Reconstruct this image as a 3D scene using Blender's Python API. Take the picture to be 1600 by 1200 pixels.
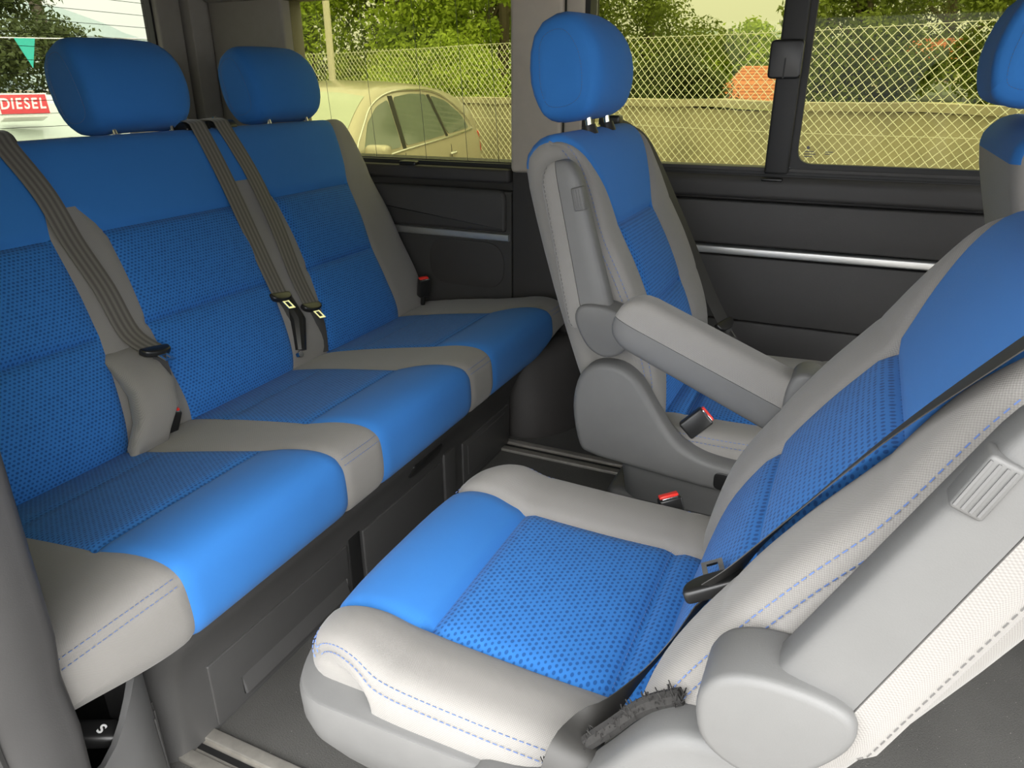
import bpy, bmesh, math, random
import numpy as np
from mathutils import Vector, Matrix, Euler
for o in list(bpy.data.objects): bpy.data.objects.remove(o)
SC = bpy.context.scene; COL = SC.collection
PI = math.pi

# ---------------------------------------------------------------- camera
cam_d = bpy.data.cameras.new('camera'); cam = bpy.data.objects.new('camera', cam_d); COL.objects.link(cam)
cam_d.sensor_fit = 'HORIZONTAL'; cam_d.sensor_width = 36.0; cam_d.lens = 1138.4 / 1600 * 36.0
cam_d.clip_start = 0.02; cam_d.clip_end = 1000
YAW, PITCH, ROLL = -0.43464, 0.39280, -0.00365
fw = Vector((math.sin(YAW)*math.cos(PITCH), math.cos(YAW)*math.cos(PITCH), -math.sin(PITCH)))
rt = Vector((math.cos(YAW), -math.sin(YAW), 0)); up = rt.cross(fw)
c_, s_ = math.cos(ROLL), math.sin(ROLL)
rt2 = c_*rt + s_*up; up2 = -s_*rt + c_*up
M3 = Matrix((rt2, up2, -fw)).transposed()
cam.matrix_world = Matrix.Translation((0, 0, 1.0)) @ M3.to_4x4()
SC.camera = cam
# ---------------------------------------------------------------- sky, sun, exposure
w = bpy.data.worlds.new('overcast_sky'); SC.world = w; w.use_nodes = True
nt = w.node_tree; nt.nodes.clear()
tc = nt.nodes.new('ShaderNodeTexCoord'); sx = nt.nodes.new('ShaderNodeSeparateXYZ')
nt.links.new(tc.outputs['Generated'], sx.inputs[0])
rmp = nt.nodes.new('ShaderNodeValToRGB'); nt.links.new(sx.outputs['Z'], rmp.inputs[0])
rmp.color_ramp.elements[0].position = 0.0; rmp.color_ramp.elements[0].color = (0.42, 0.43, 0.44, 1)
rmp.color_ramp.elements[1].position = 0.95; rmp.color_ramp.elements[1].color = (1, 1, 1, 1)
bg = nt.nodes.new('ShaderNodeBackground'); bg.inputs[1].default_value = 2.1
ow = nt.nodes.new('ShaderNodeOutputWorld')
nt.links.new(rmp.outputs[0], bg.inputs[0]); nt.links.new(bg.outputs[0], ow.inputs[0])
sun_d = bpy.data.lights.new('sun', 'SUN'); sun_d.energy = 1.6; sun_d.angle = math.radians(70); sun_d.color = (1, 0.97, 0.92)
sun = bpy.data.objects.new('sun', sun_d); COL.objects.link(sun)
sun.rotation_euler = Vector((-0.45, 0.45, -0.77)).to_track_quat('-Z', 'Y').to_euler()   # high soft sun behind the camera
sun.location = (3, -6, 9)
vs = SC.view_settings; vs.view_transform = 'Standard'; vs.look = 'None'; vs.gamma = 1; vs.use_curve_mapping = False
vs.exposure = 2.32

# ---------------------------------------------------------------- materials
def new_mat(name):
    m = bpy.data.materials.new(name); m.use_nodes = True
    return m, m.node_tree, m.node_tree.nodes['Principled BSDF']
def N(t, typ, **kw):
    n = t.nodes.new(typ)
    for k, v in kw.items(): setattr(n, k, v)
    return n
def MATH(t, op, a, b=None, c=None):
    n = t.nodes.new('ShaderNodeMath'); n.operation = op
    for i, x in enumerate((a, b, c)):
        if x is None: continue
        if isinstance(x, (int, float)): n.inputs[i].default_value = x
        else: t.links.new(x, n.inputs[i])
    return n.outputs[0]
def MIX(t, fac, a, b):
    n = t.nodes.new('ShaderNodeMix'); n.data_type = 'RGBA'
    for s, x in (('Factor', fac), ('A', a), ('B', b)):
        k = [i for i in n.inputs if i.name == s and (i.type == ('VALUE' if s == 'Factor' else 'RGBA'))][0]
        if isinstance(x, (int, float)): k.default_value = x
        elif isinstance(x, tuple): k.default_value = (*x, 1)
        else: t.links.new(x, k)
    return [o for o in n.outputs if o.type == 'RGBA'][0]
def plain(name, col, rough=0.5, metal=0.0, var=0.08, scale=30, bump=0.0, bscale=400, spec=0.5, coat=0.0):
    m, t, b = new_mat(name)
    tc = N(t, 'ShaderNodeTexCoord'); nz = N(t, 'ShaderNodeTexNoise'); nz.inputs['Scale'].default_value = scale; nz.inputs['Detail'].default_value = 4
    t.links.new(tc.outputs['Object'], nz.inputs['Vector'])
    lo = tuple(c*(1-var) for c in col); hi = tuple(min(1, c*(1+var)) for c in col)
    t.links.new(MIX(t, nz.outputs[0], lo, hi), b.inputs['Base Color'])
    b.inputs['Roughness'].default_value = rough; b.inputs['Metallic'].default_value = metal
    b.inputs['Specular IOR Level'].default_value = spec; b.inputs['Coat Weight'].default_value = coat
    if bump:
        n2 = N(t, 'ShaderNodeTexNoise'); n2.inputs['Scale'].default_value = bscale; n2.inputs['Detail'].default_value = 2
        t.links.new(tc.outputs['Object'], n2.inputs['Vector'])
        bp = N(t, 'ShaderNodeBump'); bp.inputs['Strength'].default_value = bump; bp.inputs['Distance'].default_value = 0.001
        t.links.new(n2.outputs[0], bp.inputs['Height']); t.links.new(bp.outputs[0], b.inputs['Normal'])
    return m
def fabric(name, col, dots=None, weave=0.25, pitch=0.0022, sheen=0.06):
    m, t, b = new_mat(name)
    uv = N(t, 'ShaderNodeUVMap'); sp = N(t, 'ShaderNodeSeparateXYZ'); t.links.new(uv.outputs[0], sp.inputs[0])
    u, v = sp.outputs[0], sp.outputs[1]
    # weave: product of two sine ribs
    k = 2*PI/pitch
    su = MATH(t, 'SINE', MATH(t, 'MULTIPLY', u, k)); sv = MATH(t, 'SINE', MATH(t, 'MULTIPLY', v, k))
    wv = MATH(t, 'MULTIPLY_ADD', MATH(t, 'MULTIPLY', su, sv), 0.5, 0.5)
    nz = N(t, 'ShaderNodeTexNoise'); nz.inputs['Scale'].default_value = 9; nz.inputs['Detail'].default_value = 3
    t.links.new(uv.outputs[0], nz.inputs['Vector'])
    fac = MATH(t, 'ADD', MATH(t, 'MULTIPLY', wv, 0.75), MATH(t, 'MULTIPLY', nz.outputs[0], 0.25))
    c = MIX(t, fac, tuple(x*(1-weave) for x in col), tuple(min(1, x*(1+weave)) for x in col))
    if dots:
        pu, pv = 0.0080, 0.0066
        vv = MATH(t, 'DIVIDE', v, pv); row = MATH(t, 'FLOOR', vv)
        uu = MATH(t, 'ADD', MATH(t, 'DIVIDE', u, pu), MATH(t, 'MULTIPLY', MATH(t, 'PINGPONG', row, 1.0), 0.5))
        fx = MATH(t, 'SUBTRACT', MATH(t, 'FRACT', uu), 0.5); fy = MATH(t, 'SUBTRACT', MATH(t, 'FRACT', vv), 0.5)
        cell = N(t, 'ShaderNodeCombineXYZ'); t.links.new(MATH(t, 'FLOOR', uu), cell.inputs[0]); t.links.new(row, cell.inputs[1])
        wn = N(t, 'ShaderNodeTexWhiteNoise', noise_dimensions='2D'); t.links.new(cell.outputs[0], wn.inputs['Vector'])
        r = MATH(t, 'ADD', 0.22, MATH(t, 'MULTIPLY', wn.outputs[0], 0.12))
        d = MATH(t, 'SQRT', MATH(t, 'ADD', MATH(t, 'MULTIPLY', fx, fx), MATH(t, 'MULTIPLY', MATH(t, 'MULTIPLY', fy, fy), 1.1)))
        mr = N(t, 'ShaderNodeMapRange'); t.links.new(MATH(t, 'SUBTRACT', d, r), mr.inputs[0])
        mr.inputs[1].default_value = -0.06; mr.inputs[2].default_value = 0.08; mr.inputs[3].default_value = 0.8; mr.inputs[4].default_value = 0.0
        c = MIX(t, mr.outputs[0], c, dots)
    t.links.new(c, b.inputs['Base Color'])
    b.inputs['Roughness'].default_value = 0.85; b.inputs['Specular IOR Level'].default_value = 0.25
    b.inputs['Sheen Weight'].default_value = sheen; b.inputs['Sheen Roughness'].default_value = 0.45
    bp = N(t, 'ShaderNodeBump'); bp.inputs['Strength'].default_value = 0.35; bp.inputs['Distance'].default_value = 0.0006
    t.links.new(wv, bp.inputs['Height']); t.links.new(bp.outputs[0], b.inputs['Normal'])
    return m
BLUE = (0.028, 0.160, 0.465)
M = {}
M['blue'] = fabric('blue_fabric', BLUE, pitch=0.0012, weave=0.12)
M['dots'] = fabric('dotted_blue_fabric', (0.027, 0.155, 0.455), dots=(0.008, 0.055, 0.19), pitch=0.0012, weave=0.12)
M['grey'] = fabric('grey_twill', (0.208, 0.200, 0.188), pitch=0.0024, weave=0.22, sheen=0.15)
M['plastic'] = plain('grey_plastic', (0.112, 0.112, 0.110), 0.55, bump=0.12, bscale=900)
M['plastic_mid'] = plain('mid_grey_plastic', (0.115, 0.115, 0.115), 0.45, bump=0.1, bscale=900)
M['plastic_dark'] = plain('dark_grey_plastic', (0.055, 0.054, 0.053), 0.45, bump=0.15, bscale=700)
M['black'] = plain('black_plastic', (0.012, 0.012, 0.012), 0.35)
M['red'] = plain('red_button', (0.75, 0.03, 0.02), 0.35)
M['chrome'] = plain('chrome', (0.75, 0.75, 0.74), 0.12, 1.0, var=0.02)
M['alu'] = plain('brushed_aluminium', (0.62, 0.62, 0.6), 0.38, 0.85, var=0.05)
M['alu_old'] = plain('worn_aluminium_rail', (0.42, 0.40, 0.36), 0.45, 0.7, var=0.25, scale=60)
M['stitch'] = plain('pale_blue_thread', (0.12, 0.19, 0.42), 0.8)
M['stitchg'] = plain('grey_blue_thread', (0.13, 0.14, 0.19), 0.8)
M['trim'] = plain('beige_grey_trim', (0.27, 0.25, 0.225), 0.7, bump=0.1, bscale=500)
M['thread'] = plain('grey_thread', (0.15, 0.145, 0.14), 0.8)
M['trim_lit'] = plain('window_lit_beige_trim', (0.46, 0.41, 0.34), 0.7, bump=0.1, bscale=500)  # lighter copy of the pillar trim, side window light put into its colour
M['liner'] = plain('pale_headliner', (0.27, 0.255, 0.235), 0.9, bump=0.2, bscale=600)
M['panel'] = plain('charcoal_panel', (0.038, 0.035, 0.033), 0.6, bump=0.2, bscale=600)
M['panel2'] = plain('soft_charcoal_vinyl', (0.043, 0.041, 0.039), 0.6, bump=0.25, bscale=350)
M['rubber'] = plain('black_rubber', (0.015, 0.015, 0.015), 0.6)
M['jamb'] = plain('charcoal_jamb_plastic', (0.040, 0.039, 0.039), 0.5, bump=0.1, bscale=700)
M['fleece'] = plain('black_fleece', (0.02, 0.019, 0.018), 0.95, var=0.6, scale=300)
M['silver'] = plain('silver_paint', (0.46, 0.46, 0.45), 0.3, 0.3, coat=0.4)
def carpet_mat():
    m, t, b = new_mat('dark_carpet')
    tc = N(t, 'ShaderNodeTexCoord'); n1 = N(t, 'ShaderNodeTexNoise'); n1.inputs['Scale'].default_value = 420; n1.inputs['Detail'].default_value = 3
    n2 = N(t, 'ShaderNodeTexNoise'); n2.inputs['Scale'].default_value = 7
    vo = N(t, 'ShaderNodeTexVoronoi'); vo.inputs['Scale'].default_value = 75
    for n in (n1, n2, vo): t.links.new(tc.outputs['Object'], n.inputs['Vector'])
    f = MATH(t, 'ADD', MATH(t, 'MULTIPLY', n1.outputs[0], 0.6), MATH(t, 'MULTIPLY', n2.outputs[0], 0.4))
    c = MIX(t, f, (0.020, 0.020, 0.019), (0.095, 0.093, 0.086))
    sp = MATH(t, 'LESS_THAN', vo.outputs['Distance'], 0.045)
    c = MIX(t, MATH(t, 'MULTIPLY', sp, 0.5), c, (0.5, 0.47, 0.42))
    t.links.new(c, b.inputs['Base Color']); b.inputs['Roughness'].default_value = 0.95
    bp = N(t, 'ShaderNodeBump'); bp.inputs['Strength'].default_value = 0.6; bp.inputs['Distance'].default_value = 0.002
    t.links.new(n1.outputs[0], bp.inputs['Height']); t.links.new(bp.outputs[0], b.inputs['Normal'])
    return m
M['carpet'] = carpet_mat()
def belt_mat():
    m, t, b = new_mat('belt_webbing')
    uv = N(t, 'ShaderNodeUVMap'); sp = N(t, 'ShaderNodeSeparateXYZ'); t.links.new(uv.outputs[0], sp.inputs[0])
    s = MATH(t, 'SINE', MATH(t, 'MULTIPLY', sp.outputs[0], 2*PI*4.0))
    s2 = MATH(t, 'SINE', MATH(t, 'MULTIPLY', sp.outputs[1], 2*PI/0.003))
    f = MATH(t, 'ADD', MATH(t, 'MULTIPLY_ADD', s, 0.4, 0.5), MATH(t, 'MULTIPLY', s2, 0.1))
    c = MIX(t, f, (0.055, 0.050, 0.044), (0.15, 0.14, 0.125))
    t.links.new(c, b.inputs['Base Color']); b.inputs['Roughness'].default_value = 0.6; b.inputs['Sheen Weight'].default_value = 0.2
    return m
M['belt'] = belt_mat()
M['belt_black'] = plain('black_belt_webbing', (0.03, 0.029, 0.027), 0.55)
def glass_mat(name, tint, refl=0.06):
    m = bpy.data.materials.new(name); m.use_nodes = True; t = m.node_tree; t.nodes.clear()
    tr = N(t, 'ShaderNodeBsdfTransparent'); tr.inputs[0].default_value = (*tint, 1)
    gl = N(t, 'ShaderNodeBsdfGlossy'); gl.inputs[1].default_value = 0.02
    fr = N(t, 'ShaderNodeFresnel'); fr.inputs[0].default_value = 1.45
    mx = N(t, 'ShaderNodeMixShader'); t.links.new(MATH(t, 'MULTIPLY', fr.outputs[0], refl/0.04*0.14), mx.inputs[0])
    t.links.new(tr.outputs[0], mx.inputs[1]); t.links.new(gl.outputs[0], mx.inputs[2])
    o = N(t, 'ShaderNodeOutputMaterial'); t.links.new(mx.outputs[0], o.inputs[0]); return m
M['glass'] = glass_mat('tinted_side_glass', (0.40, 0.395, 0.265))
M['glass_rear'] = glass_mat('tinted_rear_glass', (0.46, 0.465, 0.41))
def car_glass(name, col):
    return plain(name, col, 0.06, 0.0, var=0.3, scale=1.5, spec=0.8)
M['car_screen'] = car_glass('painted_sky_car_screen', (0.40, 0.45, 0.38))  # pale sky reflection painted into the screen colour
M['car_glass'] = car_glass('painted_sky_car_glass', (0.15, 0.18, 0.16))  # side glass colour lightened to carry the reflected sky

# ---------------------------------------------------------------- helpers
def link(o, parent=None):
    COL.objects.link(o)
    if parent is not None: o.parent = parent
    return o
def mesh_obj(name, verts, faces, mat, parent=None, smooth=True, angle=None, uvs=None, mats=None):
    me = bpy.data.meshes.new(name); me.from_pydata([tuple(v) for v in verts], [], [tuple(int(i) for i in f) for f in faces])
    if uvs is not None:
        ul = me.uv_layers.new(name='UVMap')
        li = np.zeros(len(me.loops), dtype=np.int32); me.loops.foreach_get('vertex_index', li)
        ul.data.foreach_set('uv', np.asarray(uvs, dtype=np.float32)[li].ravel())
    me.materials.append(mat)
    for x in (mats or []): me.materials.append(x)
    if smooth: me.shade_smooth()
    if angle is not None: me.set_sharp_from_angle(angle=math.radians(angle))
    me.validate(); me.update()
    return link(bpy.data.objects.new(name, me), parent)
def thing(name, label, cat, loc=(0, 0, 0), rz=0.0, group=None, parent=None):
    o = bpy.data.objects.new(name, None); o.empty_display_size = 0.05; link(o, parent)
    o.location = loc; o.rotation_euler = (0, 0, rz)
    return tag(o, label, cat, group)
def tag(o, label=None, cat=None, group=None, kind=None):
    if label: o['label'] = label
    if cat: o['category'] = cat
    if group: o['group'] = group
    if kind: o['kind'] = kind
    return o
class MB:
    """collects primitive shapes into one mesh"""
    def __init__(s): s.v = []; s.f = []
    def add(s, v, f):
        k = len(s.v); s.v += [tuple(x) for x in v]; s.f += [tuple(i+k for i in q) for q in f]; return s
    def box(s, x0, x1, y0, y1, z0, z1, bev=0.0, mtx=None):
        bm = bmesh.new(); bmesh.ops.create_cube(bm, size=1)
        for q in bm.verts: q.co = Vector(((x0+x1)/2 + q.co.x*(x1-x0), (y0+y1)/2 + q.co.y*(y1-y0), (z0+z1)/2 + q.co.z*(z1-z0)))
        if bev: bmesh.ops.bevel(bm, geom=bm.edges[:], offset=bev, segments=3, affect='EDGES', profile=0.5)
        if mtx is not None: bmesh.ops.transform(bm, matrix=mtx, verts=bm.verts)
        bm.verts.index_update(); s.add([q.co[:] for q in bm.verts], [[q.index for q in f.verts] for f in bm.faces]); bm.free(); return s
    def tube(s, pts, r, n=8, cap=True):
        P = [Vector(p) for p in pts]; rs = r if hasattr(r, '__len__') else [r]*len(P)
        V = []; prev = None
        for i, p in enumerate(P):
            t = (P[min(i+1, len(P)-1)] - P[max(i-1, 0)]).normalized()
            if prev is None:
                a = Vector((0, 0, 1)) if abs(t.z) < 0.9 else Vector((1, 0, 0)); u = t.cross(a).normalized()
            else: u = (prev - t*prev.dot(t)).normalized()
            prev = u; b = t.cross(u)
            V += [p + rs[i]*(math.cos(2*PI*k/n)*u + math.sin(2*PI*k/n)*b) for k in range(n)]
        F = [(i*n+k, i*n+(k+1) % n, (i+1)*n+(k+1) % n, (i+1)*n+k) for i in range(len(P)-1) for k in range(n)]
        if cap: F += [tuple(range(n))[::-1], tuple((len(P)-1)*n+k for k in range(n))]
        return s.add(V, F)
    def rings(s, R, cap0=True, cap1=True):
        n = len(R[0]); V = [p for r in R for p in r]
        F = [(i*n+k, i*n+(k+1) % n, (i+1)*n+(k+1) % n, (i+1)*n+k) for i in range(len(R)-1) for k in range(n)]
        if cap0: F.append(tuple(range(n))[::-1])
        if cap1: F.append(tuple((len(R)-1)*n+k for k in range(n)))
        return s.add(V, F)
    def prism(s, out, y0, y1, bev=0.004, axis='y', seg=3):
        """outline (2-D list, ccw) extruded between y0 and y1 with rounded rims"""
        P = np.array(out, float); n = len(P)
        d = np.roll(P, -1, 0) - np.roll(P, 1, 0); nn = np.stack([d[:, 1], -d[:, 0]], 1); nn /= np.linalg.norm(nn, axis=1)[:, None] + 1e-12
        area = 0.5*np.sum(P[:, 0]*np.roll(P[:, 1], -1) - np.roll(P[:, 0], -1)*P[:, 1])
        if area < 0: nn = -nn
        lev = []
        if bev > 0:
            for k in range(seg+1):
                a = PI/2*k/seg; lev.append((y0 + bev*(1-math.sin(a)) if y1 > y0 else y0 - bev*(1-math.sin(a)), bev*(1-math.cos(a))))
            lev = [(y0 + (bev if y1 > y0 else -bev)*(1-math.cos(PI/2*k/seg)), bev*(1-math.sin(PI/2*k/seg))) for k in range(seg+1)]
            lev += [(y1 - (bev if y1 > y0 else -bev)*(1-math.cos(PI/2*k/seg)), bev*(1-math.sin(PI/2*k/seg))) for k in range(seg, -1, -1)]
        else: lev = [(y0, 0), (y1, 0)]
        R = []
        for y, ins in lev:
            Q = P - nn*ins
            R.append([{'y': (q[0], y, q[1]), 'z': (q[0], q[1], y), 'x': (y, q[0], q[1])}[axis] for q in Q])
        flip = (area > 0) == (axis != 'y')
        if (y1 < y0): flip = not flip
        k = len(s.f); s.rings(R)
        if not flip: s.f[k:] = [tuple(reversed(f)) for f in s.f[k:]]
        return s
    def build(s, name, mat, parent=None, angle=35, smooth=True, **kw):
        return mesh_obj(name, s.v, s.f, mat, parent, smooth, angle, **kw)
def smooth_loop(pts, k=6, closed=True):
    P = [np.array(p, float) for p in pts]; n = len(P); out = []
    for i in range(n if closed else n-1):
        p0, p1, p2, p3 = (P[(i-1) % n], P[i], P[(i+1) % n], P[(i+2) % n]) if closed else (P[max(i-1, 0)], P[i], P[i+1], P[min(i+2, n-1)])
        for j in range(k):
            t = j/k; out.append(0.5*((2*p1) + (p2-p0)*t + (2*p0-5*p1+4*p2-p3)*t*t + (3*p1-p0-3*p2+p3)*t**3))
    if not closed: out.append(P[-1])
    return [tuple(p) for p in out]
def round_poly(pts, r, k=5):
    """polygon with rounded corners; r may be a list"""
    n = len(pts); out = []
    for i in range(n):
        p = np.array(pts[i], float); a = np.array(pts[i-1], float) - p; b = np.array(pts[(i+1) % n], float) - p
        la, lb = np.linalg.norm(a), np.linalg.norm(b); rr = r[i] if hasattr(r, '__len__') else r; q = min(rr, la*0.48, lb*0.48)
        s0 = p + a/la*q; s1 = p + b/lb*q
        if q < 1e-6: out.append(tuple(p)); continue
        for j in range(k+1):
            t = j/k; out.append(tuple((1-t)**2*s0 + 2*t*(1-t)*p + t*t*s1))
    return out
def ribbon(name, pts, wdirs, width, mat, parent, thick=0.0016, k=6):
    """webbing strap: centre line pts, width directions, with slight thickness and uv"""
    P = np.array(smooth_loop(pts, k, False)); Wd = np.array(smooth_loop(wdirs, k, False)); n = len(P)
    T = np.gradient(P, axis=0); T /= np.linalg.norm(T, axis=1)[:, None]
    Wd = Wd - T*np.sum(Wd*T, 1)[:, None]; Wd /= np.linalg.norm(Wd, axis=1)[:, None]
    Nn = np.cross(T, Wd); arc = np.concatenate([[0], np.cumsum(np.linalg.norm(np.diff(P, axis=0), axis=1))])
    m = 5; V = []; U = []
    for sgn in (1, -1):
        for i in range(n):
            for j in range(m):
                a = j/(m-1)*2-1
                V.append(P[i] + Wd[i]*a*width/2 + Nn[i]*sgn*thick/2*(1-0.5*a*a)); U.append(((a+1)/2, arc[i]))
    F = []; o = n*m
    for i in range(n-1):
        for j in range(m-1):
            a = i*m+j; F += [(a, a+1, a+m+1, a+m), (o+a, o+a+m, o+a+m+1, o+a+1)]
        for j in (0, m-1):
            a = i*m+j; F.append((a, a+m, o+a+m, o+a) if j == 0 else (a, o+a, o+a+m, a+m))
    for i in (0, n-1):
        for j in range(m-1):
            a = i*m+j; F.append((a, o+a, o+a+1, a+1) if i == 0 else (a, a+1, o+a+1, o+a))
    return mesh_obj(name, V, F, mat, parent, True, 50, uvs=U)

def letters(par, text, size, loc, rot, mat, nm, sx_=1.0, shear=0.0):
    """raised letters, each a mesh of its own, laid out side by side"""
    mt = Euler(rot).to_matrix().to_4x4(); x = 0.0; items = []
    for ch in text:
        cu = bpy.data.curves.new(nm, 'FONT'); cu.body = ch; cu.size = size; cu.extrude = 0.0008; cu.shear = shear; cu.offset = size*0.02; cu.resolution_u = 4; cu.align_y = 'CENTER'
        o = bpy.data.objects.new(nm, cu); COL.objects.link(o); bpy.context.view_layer.update()
        me = bpy.data.meshes.new_from_object(o.evaluated_get(bpy.context.evaluated_depsgraph_get())); bpy.data.objects.remove(o); bpy.data.curves.remove(cu)
        xs = [v.co.x for v in me.vertices]; wd = max(xs)-min(xs); items.append((me, x-min(xs))); x += wd + size*0.09
    for me, dx in items:
        me.name = nm
        for v in me.vertices: v.co.x = (v.co.x + dx - x/2)*sx_
        me.materials.clear(); me.materials.append(mat); o = link(bpy.data.objects.new(nm, me), par); o.location = loc; o.rotation_euler = rot

class Blanket:
    """upholstered body: a rim profile in the (x, z) plane swept across y, closing on a spine at both sides.
    Seams are lines a = const(row) and rows = profile control points, so colour borders and grooves are true mesh edges."""
    def __init__(s, prof, spine, W, r, warp=None, xf=None, y0=0.0, k=14, closed=False):
        s.ctrl = [np.array(p, float) for p in prof]; d = np.array(smooth_loop(prof[:-1], k, True) + [prof[0]]) if closed else np.array(smooth_loop(prof, k, False)); s.d = d
        s.arc = np.concatenate([[0], np.cumsum(np.linalg.norm(np.diff(d, axis=0), axis=1))])
        s.ci = [s.arc[i*k] for i in range(len(prof))]; s.L = s.arc[-1]
        s.spine = spine; s.W = W; s.r = r; s.warp = warp; s.xf = xf; s.y0 = y0
    def prof(s, v): return np.stack([np.interp(v, s.arc, s.d[:, 0]), np.interp(v, s.arc, s.d[:, 1])], -1)
    def lim(s, v):
        p = s.prof(v); c = s.spine(p); D = np.linalg.norm(p-c, axis=-1); W = s.W(v); r = np.minimum(s.r, D*0.9)
        return W - r + PI*r/2 + (D-r)
    def base(s, a, v):
        p = s.prof(v); c = s.spine(p); dv = c-p; D = np.linalg.norm(dv, axis=-1) + 1e-9; W = s.W(v); r = np.minimum(s.r, D*0.9)
        ab = np.abs(a); e = W-r; th = np.clip((ab-e)/r, 0, PI/2)
        y = np.where(ab <= e, ab, e + r*np.sin(th)); ins = np.where(ab <= e, 0, r*(1-np.cos(th)))
        ins = np.where(ab > e + PI*r/2, r + ab - e - PI*r/2, ins); ins = np.minimum(ins, D)
        q = p + dv/D[..., None]*ins[..., None]
        P = np.stack([q[..., 0], np.sign(a)*y, q[..., 1]], -1)
        C = np.stack([c[..., 0], np.sign(a)*np.minimum(y, W*0.5), c[..., 1]], -1)
        if s.warp: P = s.warp(P, v)
        return P, C
    def pn(s, a, v):
        a = np.asarray(a, float); v = np.asarray(v, float); h = 1e-3
        P, C = s.base(a, v)
        lim = s.lim(v); a1 = np.clip(a+h, -lim, lim); a0 = np.clip(a-h, -lim, lim)
        du = s.base(a1, v)[0] - s.base(a0, v)[0]; dv = s.base(a, np.minimum(v+h, s.L))[0] - s.base(a, np.maximum(v-h, 0))[0]
        n = np.cross(du, dv); n /= np.linalg.norm(n, axis=-1)[..., None] + 1e-12
        sg = np.sign(np.sum(n*(P-C))); n = n*sg; s.sg = sg
        return P, n
    def world(s, P):
        P = P + np.array([0, s.y0, 0]); return s.xf(P) if s.xf else P
    def at(s, a, v, off=0.0):
        P, n = s.pn(a, v); return s.world(P + n*off)
    def make(s, rows, cols, label, main, parent, nr=14, nc=12, gw=0.006, gcol=None, grow=None, bulge=0.0, mats=M):
        """rows: control indexes; cols: list of float | table [(v,a),...] | 'L' | 'R'; label(j,i) -> None or (name, matkey)
        gcol(j,i) groove depth along column border i in row span j; grow(j,i) along row border j in column span i"""
        vb = [s.ci[q] if isinstance(q, int) else q for q in rows]
        cs = lambda n: 0.5-0.5*np.cos(PI*np.linspace(0, 1, n+1))
        nr_ = nr if hasattr(nr, '__len__') else [nr]*(len(vb)-1); nc_ = nc if hasattr(nc, '__len__') else [nc]*(len(cols)-1)
        V = []; rj = []; tj = []
        for j in range(len(vb)-1):
            t = 0.5*cs(nr_[j]) + 0.5*np.linspace(0, 1, nr_[j]+1)
            for q in (t if j == 0 else t[1:]): V.append(vb[j] + q*(vb[j+1]-vb[j]))
            rj += [j]*nr_[j]
        V = np.array(V); lim = s.lim(V)
        def colv(c):
            if c == 'L': return -lim
            if c == 'R': return lim
            if isinstance(c, (int, float)): return np.full_like(V, c)
            return np.interp(V, [x[0] for x in c], [x[1] for x in c])
        CB = [colv(c) for c in cols]; A = []; ri = []
        for i in range(len(cols)-1):
            t = 0.5*cs(nc_[i]) + 0.5*np.linspace(0, 1, nc_[i]+1)
            for q in (t if i == 0 else t[1:]): A.append(CB[i] + q*(CB[i+1]-CB[i]))
            ri += [i]*nc_[i]
        A = np.array(A).T; VV = np.repeat(V[:, None], A.shape[1], 1)
        P, n = s.pn(A, VV); sg = s.sg
        disp = np.zeros_like(A)
        nR, nC = len(V), A.shape[1]
        rspan = np.array(rj + [rj[-1]]); cspan = np.array(ri + [ri[-1]])
        if bulge:
            for j in range(len(vb)-1):
                for i in range(len(cols)-1):
                    b = bulge(j, i) if callable(bulge) else bulge
                    if not b: continue
                    m = (rspan[:, None] == j) & (cspan[None, :] == i)
                    tv = np.clip((VV-vb[j])/(vb[j+1]-vb[j]), 0, 1); ta = np.clip((A-CB[i][:, None])/(CB[i+1]-CB[i]+1e-9)[:, None], 0, 1)
                    disp += np.where(m, b*(np.clip(16*tv*(1-tv)*ta*(1-ta), 0, 1)**0.5), 0)
        if gcol:
            for i in range(1, len(cols)-1):
                gj = np.array([gcol(j, i) for j in range(len(vb)-1)])[rspan]
                disp -= gj[:, None]*np.exp(-((A-CB[i][:, None])/gw)**2)
        if grow:
            for j in range(1, len(vb)-1):
                gi = np.array([grow(j, i) for i in range(len(cols)-1)])[cspan]
                disp -= gi[None, :]*np.exp(-((VV-vb[j])/gw)**2)
        P = s.world(P + n*disp[..., None])
        UV = np.stack([A, VV], -1)
        groups = {}
        for r in range(nR-1):
            for c in range(nC-1):
                groups.setdefault(label(rj[r], ri[c]) or ('', main), []).append((r, c))
        objs = {}
        flip = sg < 0
        def mk(key, par, nm):
            idx = {}; vs = []; us = []; fs = []
            def g(r, c):
                k = (r, c)
                if k not in idx: idx[k] = len(vs); vs.append(P[r, c]); us.append(UV[r, c])
                return idx[k]
            for r, c in groups[key]:
                q = [g(r, c), g(r, c+1), g(r+1, c+1), g(r+1, c)]
                fs.append(q[::-1] if flip else q)
            return mesh_obj(nm, vs, fs, mats[key[1]], par, uvs=us)
        nm0 = s.name if hasattr(s, 'name') else 'cushion'
        mo = mk(('', main), parent, nm0); objs[''] = mo
        for key in groups:
            if key[0]: objs[key[0]] = mk(key, mo, key[0].split('#')[0])
        return objs
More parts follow.
